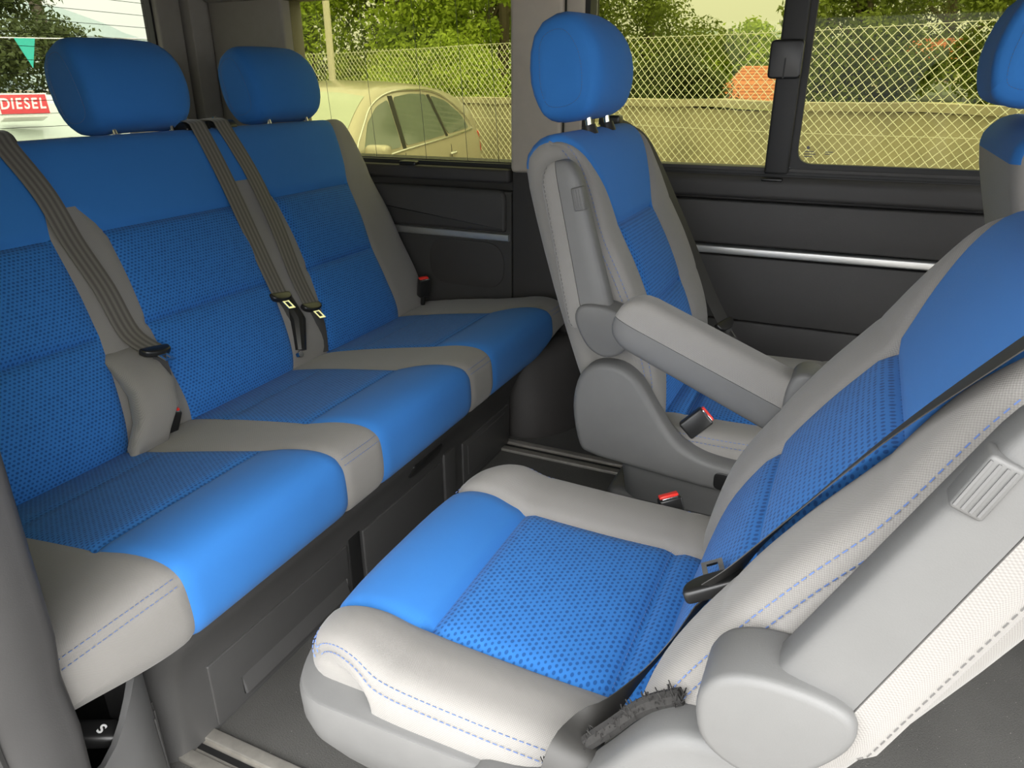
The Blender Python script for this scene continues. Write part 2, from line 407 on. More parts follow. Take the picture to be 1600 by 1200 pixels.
def stitches(parent, P, Nn, mat, dash=0.0045, gap=0.003, wid=0.0011, name='stitching'):
    P = np.asarray(P); arc = np.concatenate([[0], np.cumsum(np.linalg.norm(np.diff(P, axis=0), axis=1))])
    mb = MB(); s = 0.0
    ip = lambda q, X: np.array([np.interp(q, arc, X[:, k]) for k in range(3)])
    while s + dash < arc[-1]:
        a, b = ip(s, P), ip(s+dash, P); n = ip(s+dash/2, Nn); t = b-a; w_ = np.cross(t, n); w_ = w_/np.linalg.norm(w_)*wid/2; n = n/np.linalg.norm(n)*wid*0.5
        mb.add([a-w_-n, a+w_-n, a+n, b-w_-n, b+w_-n, b+n], [(0, 2, 1), (3, 4, 5), (0, 3, 5, 2), (1, 2, 5, 4), (0, 1, 4, 3)])
        s += dash+gap
    return mb
def sew(bl, parent, lines, mat, **kw):
    mb = MB()
    for av in lines:
        a = np.array([q[0] for q in av], float); v = np.array([q[1] for q in av], float)
        t = np.linspace(0, 1, len(a)); tt = np.linspace(0, 1, 60); a = np.interp(tt, t, a); v = np.interp(tt, t, v)
        P, n = bl.pn(a, v); Pw = bl.world(P + n*0.0006); Nw = bl.world(P + n) - bl.world(P)
        m = stitches(None, Pw, Nw, mat, **kw); mb.add(m.v, m.f)
    o = mb.build('stitching', mat, parent, smooth=False, angle=None); o['kind'] = 'stuff'; return o
def recl(px, pz, ang, fwd=1.0):
    """(d, y, h) backrest coordinates -> seat coordinates: pivot (px, pz), leaning back by ang"""
    ca, sa = math.cos(ang), math.sin(ang)
    def f(P):
        P = np.asarray(P, float); d, y, h = P[..., 0], P[..., 1], P[..., 2]
        return np.stack([px + d*ca - h*sa, y, pz + d*sa + h*ca], -1)
    return f
def sm(x): x = np.clip(x, 0, 1); return x*x*(3-2*x)
# ================================================================ vehicle shell (the setting)
def st(name, mb, mat, parent=None, **kw):
    o = mb.build(name, mat, parent, **kw)
    if parent is None: o['kind'] = 'structure'
    return o
floor = st('floor', MB().box(-2.15, 1.6, 0.16, 2.05, -0.06, 0.0), M['carpet'])
def rail(nm, y, x0, x1):
    r = MB().box(x0, x1, y-0.034, y-0.012, 0.0, 0.009, 0.002).box(x0, x1, y+0.012, y+0.034, 0.0, 0.009, 0.002).box(x0, x1, y-0.012, y+0.012, 0.0, 0.003)
    o = st(nm, r, M['alu_old'])
    MB().box(x0, x1, y-0.005, y+0.005, 0.0032, 0.0045).build('slot_liner', M['black'], o)
    return o
rail('trim_1', 0.575, -0.84, 0.9); rail('trim_2', 1.745, -0.84, 0.9)
tag(bpy.data.objects['trim_1'], 'worn aluminium seat rail in the floor near the door'); tag(bpy.data.objects['trim_2'], 'worn aluminium seat rail in the floor near the far wall')
ceil = st('ceiling', MB().box(-2.2, 1.5, 0.02, 2.12, 1.335, 1.38), M['liner'])

# ---- left wall (far side)
wl = MB().box(-2.15, 1.6, 2.035, 2.12, -0.06, 0.780)
wl = st('wall_left', wl, M['panel'])
def slab(nm, out, y0, y1, mat, par, bev=0.008):
    return MB().prism(out, y1, y0, bev).build(nm, mat, par)
# rear quarter panel
slab('quarter_panel', [(-1.95, 0.3), (-0.93, 0.3), (-0.93, 0.700), (-1.95, 0.700)], 2.004, 2.04, M['panel2'], wl, 0.006)
pad = slab('padded_panel', round_poly([(-1.90, 0.580), (-0.945, 0.580), (-0.945, 0.705), (-1.90, 0.705)], [0.005, 0.012, 0.03, 0.005]), 1.988, 2.01, M['panel2'], wl, 0.010)
slab('trim_strip', [(-1.90, 0.553), (-0.935, 0.553), (-0.935, 0.575), (-1.90, 0.575)], 1.990, 2.01, M['alu'], wl, 0.004)
sp = MB().prism(round_poly([(-1.22, 0.40), (-0.955, 0.40), (-0.955, 0.545), (-1.22, 0.545)], 0.07, 8), 2.006, 2.0, 0.001)
spk = sp.build('speaker_grille', M['panel'], wl)
MB().box(-1.95, -0.93, 1.985, 2.04, 0.725, 0.765, 0.010).build('sill_ledge', M['panel'], wl)
# panel between the two windows
MB().box(-0.928, -0.70, 2.006, 2.04, 0.0, 0.765, 0.004).build('pillar_panel', M['panel'], wl)
# sliding-window side panel
slab('upper_panel', [(-0.69, 0.60), (0.9, 0.60), (0.9, 0.712), (-0.69, 0.712)], 1.996, 2.04, M['panel2'], wl, 0.005)
slab('trim_strip', [(-0.69, 0.572), (0.9, 0.578), (0.9, 0.600), (-0.69, 0.592)], 1.988, 2.02, M['alu'], wl, 0.004)
slab('middle_panel', [(-0.69, 0.395), (0.9, 0.395), (0.9, 0.572), (-0.69, 0.567)], 1.996, 2.04, M['panel2'], wl, 0.003)
slab('lower_panel', [(-0.69, 0.02), (0.9, 0.02), (0.9, 0.392), (-0.69, 0.392)], 1.993, 2.04, M['panel2'], wl, 0.004)
MB().prism(round_poly([(1.985, 0.722), (2.05, 0.722), (2.05, 0.785), (2.0, 0.782), (1.985, 0.765)], 0.012), -0.69, 0.9, 0.002, 'x').build('sill_ledge', M['panel2'], wl)

# upper frame between belt line and roof
def window_frame(nm, x0, x1, z0, z1, r, y0, y1, t, mat, par=None, rr=None):
    """rounded rectangular ring (outer) with thickness"""
    out = round_poly([(x0, z0), (x1, z0), (x1, z1), (x0, z1)], r, 6); inn = round_poly([(x0+t, z0+t), (x1-t, z0+t), (x1-t, z1-t), (x0+t, z1-t)], max(r-t*0.5, 0.004), 6)
    n = len(out); V = [(p[0], y0, p[1]) for p in out] + [(p[0], y0, p[1]) for p in inn] + [(p[0], y1, p[1]) for p in inn] + [(p[0], y1, p[1]) for p in out]
    F = []
    for lv in range(4):
        for k in range(n):
            a, b = lv*n+k, lv*n+(k+1) % n; c, d = ((lv+1) % 4)*n+(k+1) % n, ((lv+1) % 4)*n+k
            F.append((a, b, c, d))
    m = MB(); m.add(V, F); return m.build(nm, mat, par)
def pane(nm, x0, x1, z0, z1, y, mat, par, t=0.004):
    return MB().box(x0, x1, y, y+t, z0, z1).build(nm, mat, par, smooth=False)
# D pillar and rear corner
c = MB().box(-2.02, -1.715, 2.0, 2.1, 0.765, 1.335, 0.01); tr = st('trim_3', c, M['trim']); tag(tr, 'beige-grey corner pillar cover between rear and side windows')
MB().box(-2.07, -2.02, 1.925, 2.1, 0.72, 1.335, 0.004).build('corner_cover', M['trim'], tr)
# C pillar
c = MB().box(-0.925, -0.772, 1.985, 2.1, 0.757, 1.335, 0.012); tr = st('trim_4', c, M['trim_lit']); tag(tr, 'beige-grey pillar cover between the two side windows')
MB().box(-0.765, -0.715, 1.992, 2.1, 0.757, 1.335, 0.006).build('edge_cover', M['trim_lit'], tr)
MB().box(-0.774, -0.763, 2.0, 2.1, 0.78, 1.335).build('gap_seal', M['black'], tr)
c = MB().box(0.33, 0.62, 1.985, 2.1, 0.72, 1.335, 0.015); tr = st('trim_5', c, M['trim']); tag(tr, 'pillar cover ahead of the sliding window')
c = MB().box(-2.02, 1.5, 1.97, 2.12, 1.24, 1.335, 0.02); tr = st('trim_6', c, M['liner']); tag(tr, 'roof rail cover above the side windows')
# window 1: rear quarter
w1 = window_frame('window_1', -1.73, -0.91, 0.765, 1.26, 0.03, 2.015, 2.06, 0.012, M['rubber']); w1['kind'] = 'structure'
pane('pane', -1.722, -0.918, 0.77, 1.255, 2.04, M['glass'], w1)
for i, x in enumerate((-1.58, -1.42, -1.235, -1.09, -0.985)):
    MB().tube([(x-0.03, 2.035, 1.25), (x, 2.035, 0.775)], 0.0008, 4).build('aerial_wire', M['black'], w1)
MB().box(-1.31, -1.25, 1.99, 2.02, 0.762, 0.776, 0.005).build('window_catch', M['black'], w1)
# window 2: fixed and sliding panes
w2 = window_frame('window_2', -0.715, 0.345, 0.775, 1.26, 0.02, 2.0, 2.07, 0.014, M['rubber']); w2['kind'] = 'structure'
pane('fixed_pane', -0.70, -0.19, 0.785, 1.25, 2.05, M['glass'], w2)
sf = window_frame('sliding_frame', -0.175, 0.335, 0.786, 1.262, 0.05, 2.008, 2.03, 0.024, M['rubber'], w2)
pane('sliding_pane', -0.155, 0.315, 0.80, 1.25, 2.018, M['glass'], sf)
MB().box(-0.222, -0.166, 1.985, 2.045, 0.785, 1.262, 0.006).build('meeting_post', M['rubber'], w2)
lt = MB().prism(round_poly([(-0.240, 1.005), (-0.165, 1.005), (-0.165, 1.09), (-0.240, 1.09)], 0.012), 1.987, 1.965, 0.005).build('slide_catch', M['black'], w2)
MB().box(-0.205, -0.2015, 1.9635, 1.967, 1.006, 1.05).build('catch_groove', M['rubber'], lt)
for i, z in enumerate((0.766, 0.778, 0.788)):
    MB().box(-0.70, 0.36, 1.99+0.008*i, 2.06, z-0.004, z+(0.004 if i < 2 else 0.010), 0.0015).build('guide_rail', M['panel2'] if i != 1 else M['rubber'], w2)
MB().box(-0.225, -0.175, 1.972, 1.995, 0.768, 0.776, 0.003).build('rail_stop', M['black'], w2)
et = MB()
for (x, z, l) in ((-0.135, 0.838, 0.022), (-0.135, 0.832, 0.026), (-0.135, 0.826, 0.018), (-0.088, 0.838, 0.018), (-0.088, 0.833, 0.012)):
    et.box(x, x+l, 2.0165, 2.0172, z, z+0.002)
et.prism([( -0.128+0.004*math.cos(a*PI/6), 0.848+0.004*math.sin(a*PI/6)) for a in range(12)], 2.0172, 2.0165, 0)
et.build('glass_stamp', M['black'], w2)

# ---- back wall with rear window 3
wb = st('wall_back', MB().box(-2.12, -2.075, 0.16, 2.1, -0.06, 0.74).box(-2.12, -2.075, 1.83, 2.12, 0.74, 1.335).box(-2.12, -2.075, 0.05, 0.38, 0.74, 1.335).box(-2.12, -2.075, 0.38, 1.83, 1.27, 1.335), M['panel'])
MB().box(-2.075, -2.05, 1.825, 1.918, 0.72, 1.335, 0.006).build('tailgate_cover', M['trim'], wb)
MB().box(-2.075, -2.05, 0.10, 0.385, 0.72, 1.335, 0.006).build('tailgate_cover', M['trim'], wb)
MB().box(-2.075, -2.03, 0.2, 1.918, 0.70, 0.745, 0.01).build('tailgate_ledge', M['panel2'], wb)
MB().box(-2.078, -2.066, 1.915, 1.928, 0.3, 1.335).build('gap_seal', M['black'], wb)
w3 = MB()
for (a, b, c_, d) in ((0.378, 0.392, 0.74, 1.27), (1.818, 1.832, 0.74, 1.27), (0.392, 1.818, 0.74, 0.752), (0.392, 1.818, 1.258, 1.27)):
    w3.box(-2.1, -2.07, a, b, c_, d)
w3 = st('window_3', w3, M['rubber'])
MB().box(-2.094, -2.090, 0.388, 1.822, 0.748, 1.262).build('pane', M['glass_rear'], w3, smooth=False)
for i in range(14):
    z = 0.785 + i*0.034
    MB().tube([(-2.087, 0.40, z+0.01), (-2.087, 1.81, z)], 0.0007, 4).build('heating_wire', M['black'], w3)
# ---- right wall (door side): rear part with its own window, and door jamb
wr = st('wall_right', MB().box(-2.12, -0.80, 0.08, 0.20, -0.06, 0.76).box(-2.12, -1.72, 0.08, 0.20, 0.76, 1.335).box(-2.12, 1.5, 0.02, 0.16, 1.27, 1.335), M['panel'])
w4 = window_frame('window_4', -1.73, -0.80, 0.76, 1.27, 0.03, 0.10, 0.17, 0.012, M['rubber']); w4['kind'] = 'structure'
pane('pane', -1.72, -0.81, 0.765, 1.265, 0.12, M['glass'], w4)
# door jamb at the left edge of the view
jm = MB()
prof = smooth_loop([(-0.700, 0.352), (-0.690, 0.330), (-0.692, 0.300), (-0.705, 0.272), (-0.735, 0.262), (-0.80, 0.262), (-0.83, 0.30), (-0.82, 0.352), (-0.76, 0.358)], 4)
R = []
for z, dx, sc in ((-0.05, 0.016, 1), (0.22, 0.012, 1), (0.33, 0.004, 1), (0.40, 0.012, 1), (0.46, 0.0, 1), (0.80, -0.004, 1), (1.27, -0.02, 1)):
    R.append([(p[0]-dx, p[1], z) for p in prof])
jm.rings(R); tr = st('trim_7', jm, M['jamb'], angle=60); tag(tr, 'grey plastic door jamb cover at the left edge')
MB().tube([(-0.706-dx, 0.266, z) for z, dx in ((-0.05, 0.014), (0.2, 0.012), (0.33, 0.004), (0.42, 0.010), (0.5, 0), (0.8, -0.004), (1.27, -0.02))], 0.011, 10).build('door_seal', M['plastic_dark'], tr)
MB().prism(round_poly([(-0.86, 0.10), (-0.705, 0.10), (-0.690, 0.15), (-0.698, 0.255), (-0.86, 0.255)], 0.02), -0.06, 1.335, 0, 'z').build('body_post', M['silver'], tr)
MB().box(-0.84, 1.2, 0.12, 0.45, -0.09, -0.062, 0.004).build('step_edge', M['plastic_mid'], tr)
# front of the cabin
wf = st('wall_front', MB().box(1.5, 1.6, 0.05, 2.1, -0.06, 0.72).box(1.5, 1.56, 0.05, 0.13, 0.72, 1.335).box(1.5, 1.56, 2.02, 2.1, 0.72, 1.335), M['panel'])

# ---- wheel arch cover at far end of bench
pl = smooth_loop([(-1.35, 1.99), (-1.35, 1.82), (-0.90, 1.81), (-0.80, 1.815), (-0.735, 1.86), (-0.695, 1.93), (-0.678, 1.99)], 4, False)
wa = MB().rings([[(p[0]*1.0, p[1], z) for p in pl] for z in (0.0, 0.13)] + [[(p[0]-0.012, min(p[1]+0.01, 1.99), z) for p in pl] for z in (0.17, 0.25)] + [[(p[0]-0.04, min(p[1]+0.03, 1.99), 0.29) for p in pl]])
tr = st('trim_8', wa, M['panel'], angle=50); tag(tr, 'dark wheel arch cover past the far end of the bench base')
# ---- storage trim on the near wheel arch, bottom left
def arc_pts(cx, cy, r, a0, a1, n): return [(cx+r*math.cos(a0+(a1-a0)*i/n), cy+r*math.sin(a0+(a1-a0)*i/n)) for i in range(n+1)]
CX, CY, RR = -0.888, 0.402, 0.125
o_ = arc_pts(CX, CY, RR, -PI*0.55, PI*0.62, 22); i_ = arc_pts(CX, CY, RR-0.010, -PI*0.55, PI*0.62, 22)
def topz(k):
    a = k/22; return 0.255 - 0.085*math.exp(-((a-0.42)/0.17)**2) + 0.03*a
V = []; F = []
lev = [0.0, 0.05, 0.10, 0.15, 0.2, 1.0]
for k in range(23):
    for q, z in enumerate(lev):
        f = 1.0 + (0.03*(1-q/5)); x = CX+(o_[k][0]-CX)*f; y = CY+(o_[k][1]-CY)*f
        zz = topz(k) if q == 5 else min(z, topz(k)-0.02)
        V.append((x, y, zz))
    V.append((i_[k][0], i_[k][1], topz(k)-0.002)); V.append((i_[k][0], i_[k][1], 0.08))
m_ = len(lev)+2
for k in range(22):
    for q in range(m_-1): F.append((k*m_+q, (k+1)*m_+q, (k+1)*m_+q+1, k*m_+q+1))
ws = MB().add(V, F); tr = st('trim_9', ws, M['plastic_mid'], angle=50); tag(tr, 'curved grey wheel arch trim with an open pocket below the bench end')
mp = MB()
for q in range(5):
    f = 1.032; ang = 0.30 + q*0.045
    mp.tube([(CX+RR*f*math.cos(ang*PI), CY+RR*f*math.sin(ang*PI), 0.004), (CX+RR*1.02*math.cos((ang-0.03)*PI), CY+RR*1.02*math.sin((ang-0.03)*PI), 0.15)], 0.0018, 5)
mp.build('rib_lines', M['plastic_dark'], tr)['kind'] = 'stuff'
MB().prism([(p[0], p[1]) for p in arc_pts(CX, CY, RR-0.011, -PI*0.55, PI*0.62, 16)], 0.075, 0.085, 0, 'z').build('pocket_floor', M['black'], tr)
lv = MB().box(-0.035, 0.035, -0.017, 0.017, -0.012, 0.012, 0.008).build('latch_lever', M['black'], tr)
lv.location = (-0.808, 0.421, 0.196); lv.rotation_euler = (0.15, 0.25, math.radians(40))
letters(lv, 'S', 0.018, (0.004, 0, 0.0124), (0, 0, math.radians(150)), plain('white_print', (0.8, 0.8, 0.8), 0.5), 'latch_mark')
#, 'FONT'); tx.body = 'S'; tx.size = 0.018; tx.align_x = 'CENTER'; tx.align_y = 'CENTER'; tx.extrude = 0.0003
#, tx); tm.data.materials.append(plain('white_print', (0.8, 0.8, 0.8), 0.5)); link(tm, lv); tm.location = (0.004, 0, 0.0124); tm.rotation_euler = (0, 0, math.radians(150))
# ================================================================ seats
def headrest(par, xf_b, hc, W=0.125, dw=0.062, hh=0.098, posts=0.055, dc=-0.035, tilt=0.0, hbot=0.5, taper=0.2):
    """D-section headrest in backrest coordinates; posts drop to the backrest top"""
    sx_ = dw/0.0775; sz_ = hh/0.098
    loop = [(-0.066, -0.074), (-0.040, -0.095), (0.010, -0.098), (0.052, -0.078), (0.0765, -0.020), (0.070, 0.042), (0.030, 0.091), (-0.026, 0.094), (-0.060, 0.060), (-0.078, -0.01), (-0.066, -0.074)]
    loop = [(x*sx_, z*sz_) for x, z in loop]
    ct, stt = math.cos(tilt), math.sin(tilt)
    def warp(P, v):
        P = P.copy(); q = np.abs(P[..., 1])/W; zz = P[..., 2]/hh
        P[..., 1] *= 1 - taper*np.clip(np.abs(zz), 0, 1)**3.2
        P[..., 0] -= 0.012*q**2
        return P
    def xf(P):
        x = P[..., 0]*ct + P[..., 2]*stt; z = -P[..., 0]*stt + P[..., 2]*ct
        return xf_b(np.stack([x+dc, P[..., 1], z+hc], -1))
    b = Blanket(loop, lambda p: np.zeros_like(p), lambda v: np.full_like(np.asarray(v, float), W), 0.022, warp, xf, closed=True)
    b.name = 'headrest'
    e = W - 0.022 + PI*0.022/2
    o = b.make([0, 3, 6, 10], ['L', -(e+0.002), e+0.002, 'R'], lambda j, i: None, 'blue', par, nr=10, nc=[6, 16, 6], gw=0.003, gcol=lambda j, i: 0.0022)['']
    ln = [[(sg*(e+0.002+dd), v) for v in np.linspace(0.002, b.L-0.002, 50)] for sg in (-1, 1) for dd in (0.005,)]
    sew(b, o, ln, M['stitchg'], wid=0.0007, dash=0.003, gap=0.002)
    for sg in (-1, 1):
        p0 = xf_b(np.array([dc-0.01, sg*posts, hbot])); p1 = xf_b(np.array([dc, sg*posts, hc-hh*0.5]))
        MB().tube([p0, p1], 0.006, 12).build('post', M['chrome'], o)
        q0 = xf_b(np.array([dc-0.011, sg*posts, hbot-0.012])); q1 = xf_b(np.array([dc-0.01, sg*posts, hbot+0.006]))
        MB().tube([q0, q1], [0.016, 0.0135], 14).build('post_collar', M['black'], o)
    return o
def make_tongue(par, loc, U, D):
    """black belt tongue: U along the belt width, D direction the blade points"""
    U = Vector(U).normalized(); D = Vector(D); D = (D - U*D.dot(U)).normalized(); Nn = U.cross(D)
    mt = Matrix.Translation(loc) @ Matrix((U, D, Nn)).transposed().to_4x4()
    t = MB().prism(round_poly([(-0.033, -0.010), (0.033, -0.010), (0.030, 0.008), (0.014, 0.016), (-0.014, 0.016), (-0.030, 0.008)], 0.008), -0.007, 0.007, 0.004, 'z')
    tv = [tuple(mt @ Vector(v)) for v in t.v]; t.v = tv
    o = t.build('tongue', M['black'], par)
    bl = MB(); ow, iw, l0, l1 = 0.0105, 0.0055, 0.012, 0.046
    for (x0, x1, y0, y1) in ((-ow, -iw, l0, l1), (iw, ow, l0, l1), (-iw, iw, l0, 0.022), (-iw, iw, 0.040, l1)): bl.box(x0, x1, y0, y1, -0.0012, 0.0012)
    bl.v = [tuple(mt @ Vector(v)) for v in bl.v]; bl.build('blade', M['chrome'], o, smooth=False)
    return o
def make_buckle(par, loc, ax, side, ln=0.055, stalk=True):
    """black buckle box with a red release button; ax = direction of the mouth"""
    ax = Vector(ax).normalized(); side = Vector(side); side = (side - ax*side.dot(ax)).normalized(); n = ax.cross(side)
    mt = Matrix.Translation(loc) @ Matrix((side, n, ax)).transposed().to_4x4()
    b = MB().box(-0.018, 0.018, -0.011, 0.011, -ln, 0, 0.004, mt); o = b.build('buckle', M['black'], par)
    MB().box(-0.015, 0.015, -0.003, 0.010, -0.004, 0.004, 0.002, mt).build('release_button', M['red'], o)
    MB().box(-0.012, 0.012, -0.0095, -0.005, -0.002, 0.0012, 0.0005, mt).build('buckle_slot', M['chrome'], o)
    if stalk: MB().tube([mt @ Vector((0, 0, -ln+0.004)), mt @ Vector((0, 0, -ln-0.03))], 0.007, 8).build('buckle_stalk', M['black'], o)
    return o

# ---------------------------------------------------------------- rear bench
BX, BY = -1.0, 1.13
bench = thing('rear_bench', 'blue and grey three seat rear bench across the back of the cabin', 'bench seat', (BX, BY, 0))
cp = [(-0.25, 0.322), (-0.20, 0.345), (-0.10, 0.366), (0.0, 0.383), (0.11, 0.400), (0.18, 0.413), (0.235, 0.412), (0.265, 0.392), (0.273, 0.35), (0.270, 0.305), (0.25, 0.283), (0.20, 0.275)]
def bw(P, v):
    P = P.copy(); y = np.abs(P[..., 1])
    e = sm((y-0.60)/0.24); P[..., 2] += np.where(P[..., 2] < 0.345, e*0.04*sm((0.345-P[..., 2])/0.05), 0)
    return P
bc = Blanket(cp, lambda p: np.stack([np.clip(p[..., 0], -0.22, 0.19), np.full_like(p[..., 0], 0.335)], -1), lambda v: np.full_like(np.asarray(v, float), 0.845), 0.05, bw); bc.name = 'seat_cushion'
ci = bc.ci
def tab(bl, idx, vals): return [(bl.ci[k], a) for k, a in zip(idx, vals)]
ix = (0, 2, 4, 7, 9)
CC = ['L', tab(bc, ix, (-.60, -.60, -.604, -.593, -.59)), tab(bc, ix, (-.31, -.305, -.275, -.247, -.245)), tab(bc, ix, (-.143, -.147, -.152, -.133, -.133)),
      tab(bc, ix, (.17, .165, .155, .221, .221)), tab(bc, ix, (.30, .315, .33, .332, .332)), tab(bc, ix, (.66, .65, .64, .72, .72)), 'R']
def lab(j, i):
    if i in (2, 4, 6): return ('grey_strip#%d' % i, 'grey')
    if i in (1, 3, 5): return (('dotted_panel#%d' if j < 2 else 'front_panel#%d') % i, 'dots' if j < 2 else 'blue')
o = bc.make([0, 2, 4, 7, 10, 11], CC, lab, 'grey', bench, nr=[10, 12, 16, 12, 3], nc=[22, 20, 12, 20, 12, 20, 16], gw=0.007,
            gcol=lambda j, i: 0.0035, grow=lambda j, i: {1: 0.003 if i in (1, 3, 5) else 0, 2: 0.006 if i in (1, 3, 5) else 0, 3: 0.0025 if i not in (1, 3, 5) else 0}.get(j, 0),
            bulge=lambda j, i: 0.004 if i in (1, 3, 5) and j == 2 else 0)
v7 = ci[7]
ln = []
for d in (-0.006, 0.006):
    for a0, a1 in ((-0.90, -0.60), (-0.243, -0.137), (0.225, 0.328), (0.725, 0.85)): ln.append([(a0, v7+d), (a1, v7+d)])
sew(bc, o[''], ln, M['stitch'])
A25 = math.radians(25)
bx = recl(-0.2, 0.35, A25)
bp_ = [(-0.03, -0.04), (0.004, 0.02), (0.014, 0.10), (0.010, 0.215), (0.010, 0.31), (0.0, 0.416), (0.002, 0.47), (-0.002, 0.54), (-0.012, 0.597), (-0.035, 0.620), (-0.075, 0.618), (-0.10, 0.58), (-0.115, 0.4), (-0.115, 0.0)]
bb = Blanket(bp_, lambda p: np.stack([np.full_like(p[..., 0], -0.06), np.clip(p[..., 1], 0.0, 0.56)], -1), lambda v: np.full_like(np.asarray(v, float), 0.83), 0.04, None, bx); bb.name = 'backrest'
ib = (0, 2, 3, 5, 6, 9)
CB = ['L', tab(bb, ib, (-.60,)*6), tab(bb, ib, (-.31, -.279, -.254, -.242, -.228, -.225)), tab(bb, ib, (-.143, -.150, -.145, -.127, -.165, -.168)),
      tab(bb, ib, (.17, .195, .213, .227, .255, .258)), tab(bb, ib, (.302, .335, .36, .37, .32, .318)), tab(bb, ib, (.655, .645, .650, .685, .705, .757)), 'R']
def labb(j, i):
    bl = i in (1, 3, 5)
    if j < 3 and i in (2, 4): return ('grey_strip#%d' % i, 'grey')
    if j < 5 and i == 6: return ('side_bolster#0', 'grey')
    if j < 2: return (('lower_panel#%d' if j == 0 else 'middle_panel#%d') % i, 'dots') if bl else None
    if j == 2: return ('upper_panel#0', 'blue') if bl else None
    if j in (3, 4): return ('upper_panel#0', 'blue') if 1 <= i <= 5 else None
o2 = bb.make([0, 3, 5, 6, 9, 11, 13], CB, labb, 'grey', bench, nr=[18, 16, 6, 10, 6, 6], nc=[12, 22, 12, 22, 12, 22, 14], gw=0.008,
             gcol=lambda j, i: 0.003 if (j < 3 or (i in (1, 6) and j < 5)) else 0,
             grow=lambda j, i: {1: 0.008 if i in (1, 3, 5) else 0, 2: 0.009 if i in (1, 3, 5) else 0}.get(j, 0),
             bulge=lambda j, i: 0.010 if i in (1, 3, 5) and j < 2 else 0)
vh = lambda bl, h: float(np.interp(h, bl.d[:np.argmax(bl.d[:, 1]), 1], bl.arc[:np.argmax(bl.d[:, 1])]))
for yc in (-0.35, 0.125, 0.615):
    headrest(o2[''], (lambda yc: (lambda P: bx(np.asarray(P) + np.array([0, yc, 0]))))(yc), 0.735, W=0.140, dw=0.066, hh=0.100, posts=0.078, dc=-0.045, hbot=0.618, tilt=0.1, taper=0.16)
# belt guides on top of the backrest
for y in (-0.23, 0.255, 0.345):
    g = MB().prism(round_poly([(-0.125, 0.60), (-0.02, 0.612), (-0.025, 0.634), (-0.06, 0.648), (-0.125, 0.642)], 0.008), y-0.038, y+0.038, 0.005)
    g.v = [tuple(bx(np.array(v))) for v in g.v]; gg = g.build('belt_guide', M['black'], bench)
    q = bx(np.array([-0.05, y, 0.646])); MB().tube([q, q+np.array([-0.002, 0, 0.006])], 0.006, 10).build('guide_screw', M['chrome'], gg)
# sleeve with buckle between first and second seats
sl = []
for h, yc, hw, dd, th in ((-0.018, -0.295, 0.040, 0.045, 0.010), (0.0, -0.288, 0.044, 0.046, 0.022), (0.04, -0.252, 0.045, 0.050, 0.028), (0.09, -0.232, 0.046, 0.044, 0.026), (0.135, -0.228, 0.046, 0.026, 0.018), (0.165, -0.232, 0.042, 0.012, 0.008), (0.18, -0.232, 0.03, 0.006, 0.004)):
    ring = []
    for k in range(24):
        t = 2*PI*k/24; cs, sn = math.cos(t), math.sin(t)
        ring.append(tuple(bx(np.array([dd+th*np.sign(sn)*abs(sn)**0.7, yc+hw*np.sign(cs)*abs(cs)**0.55, h]))))
    sl.append(ring)
s_ = MB().rings(sl); uvs = [(v[1], v[2]) for v in s_.v]; s_.build('buckle_sleeve', M['grey'], bench, angle=60, uvs=uvs)
make_buckle(bench, bx(np.array([0.042, -0.213, 0.032])), (0.25, 0.25, 1), (0.3, 1, 0), 0.05)
make_buckle(bench, bx(np.array([0.055, 0.765, 0.070])), (0.2, -0.15, 1), (0.6, 1, 0), 0.06)
# anchor bolt in the gap right of middle seat
q = bx(np.array([0.012, 0.19, 0.022])); MB().tube([q, q+np.array([0.01, 0.0, 0.004])], 0.008, 12).build('anchor_bolt', M['chrome'], bench)
MB().tube([bx(np.array([0.002, 0.245, 0.165])), bx(np.array([0.020, 0.232, 0.10])), bx(np.array([0.012, 0.205, 0.03]))], [0.016, 0.020, 0.014], 10).build('stalk_boot', M['black'], bench)
# base box
f_ = [(-0.25, 0.0), (0.17, 0.0), (0.17, 0.135), (0.176, 0.165), (0.20, 0.215), (0.222, 0.25), (0.226, 0.285), (-0.25, 0.285)]
R = []
for y, s in ((-0.605, 0.055), (-0.600, 0.022), (-0.585, 0.006), (-0.565, 0.0), (0.62, 0.0), (0.66, 0.01)):
    R.append([(x - (s if x > 0 else 0), y, z) for x, z in f_])
base = MB().rings(R).build('base_box', M['plastic_dark'], bench, angle=40)
def bpanel(nm, y0, y1, z0, z1, x=0.170, t=0.004, mat='plastic_dark', par=base, b=0.003): return MB().box(x-0.01, x+t, y0, y1, z0, z1, b).build(nm, M[mat], par)
d1 = bpanel('drawer_front', -0.515, -0.148, 0.008, 0.134)
MB().prism(round_poly([(0.173, 0.022), (0.183, 0.026), (0.181, 0.036), (0.1735, 0.062), (0.173, 0.062)], 0.003), -0.455, -0.160, 0.004, 'y').build('pull_ridge', M['plastic_dark'], d1)
bpanel('cover_slot', -0.140, -0.100, 0.005, 0.142, 0.170, 0.002, 'black')
d2 = bpanel('drawer_front', -0.092, 0.235, 0.008, 0.134)
bpanel('divider_rib', 0.245, 0.300, 0.004, 0.150, 0.17, 0.007)
d3 = bpanel('drawer_front', 0.345, 0.625, 0.012, 0.134)
bpanel('inner_panel', 0.37, 0.60, 0.03, 0.118, 0.172, 0.0035, par=d3)
hm = MB().box(-0.008, 0.003, 0.075, 0.205, -0.019, 0.019, 0.006, Matrix.Translation((0.191, 0, 0.19)) @ Matrix.Rotation(math.radians(25), 4, 'Y')); hm.build('release_handle', M['black'], base)

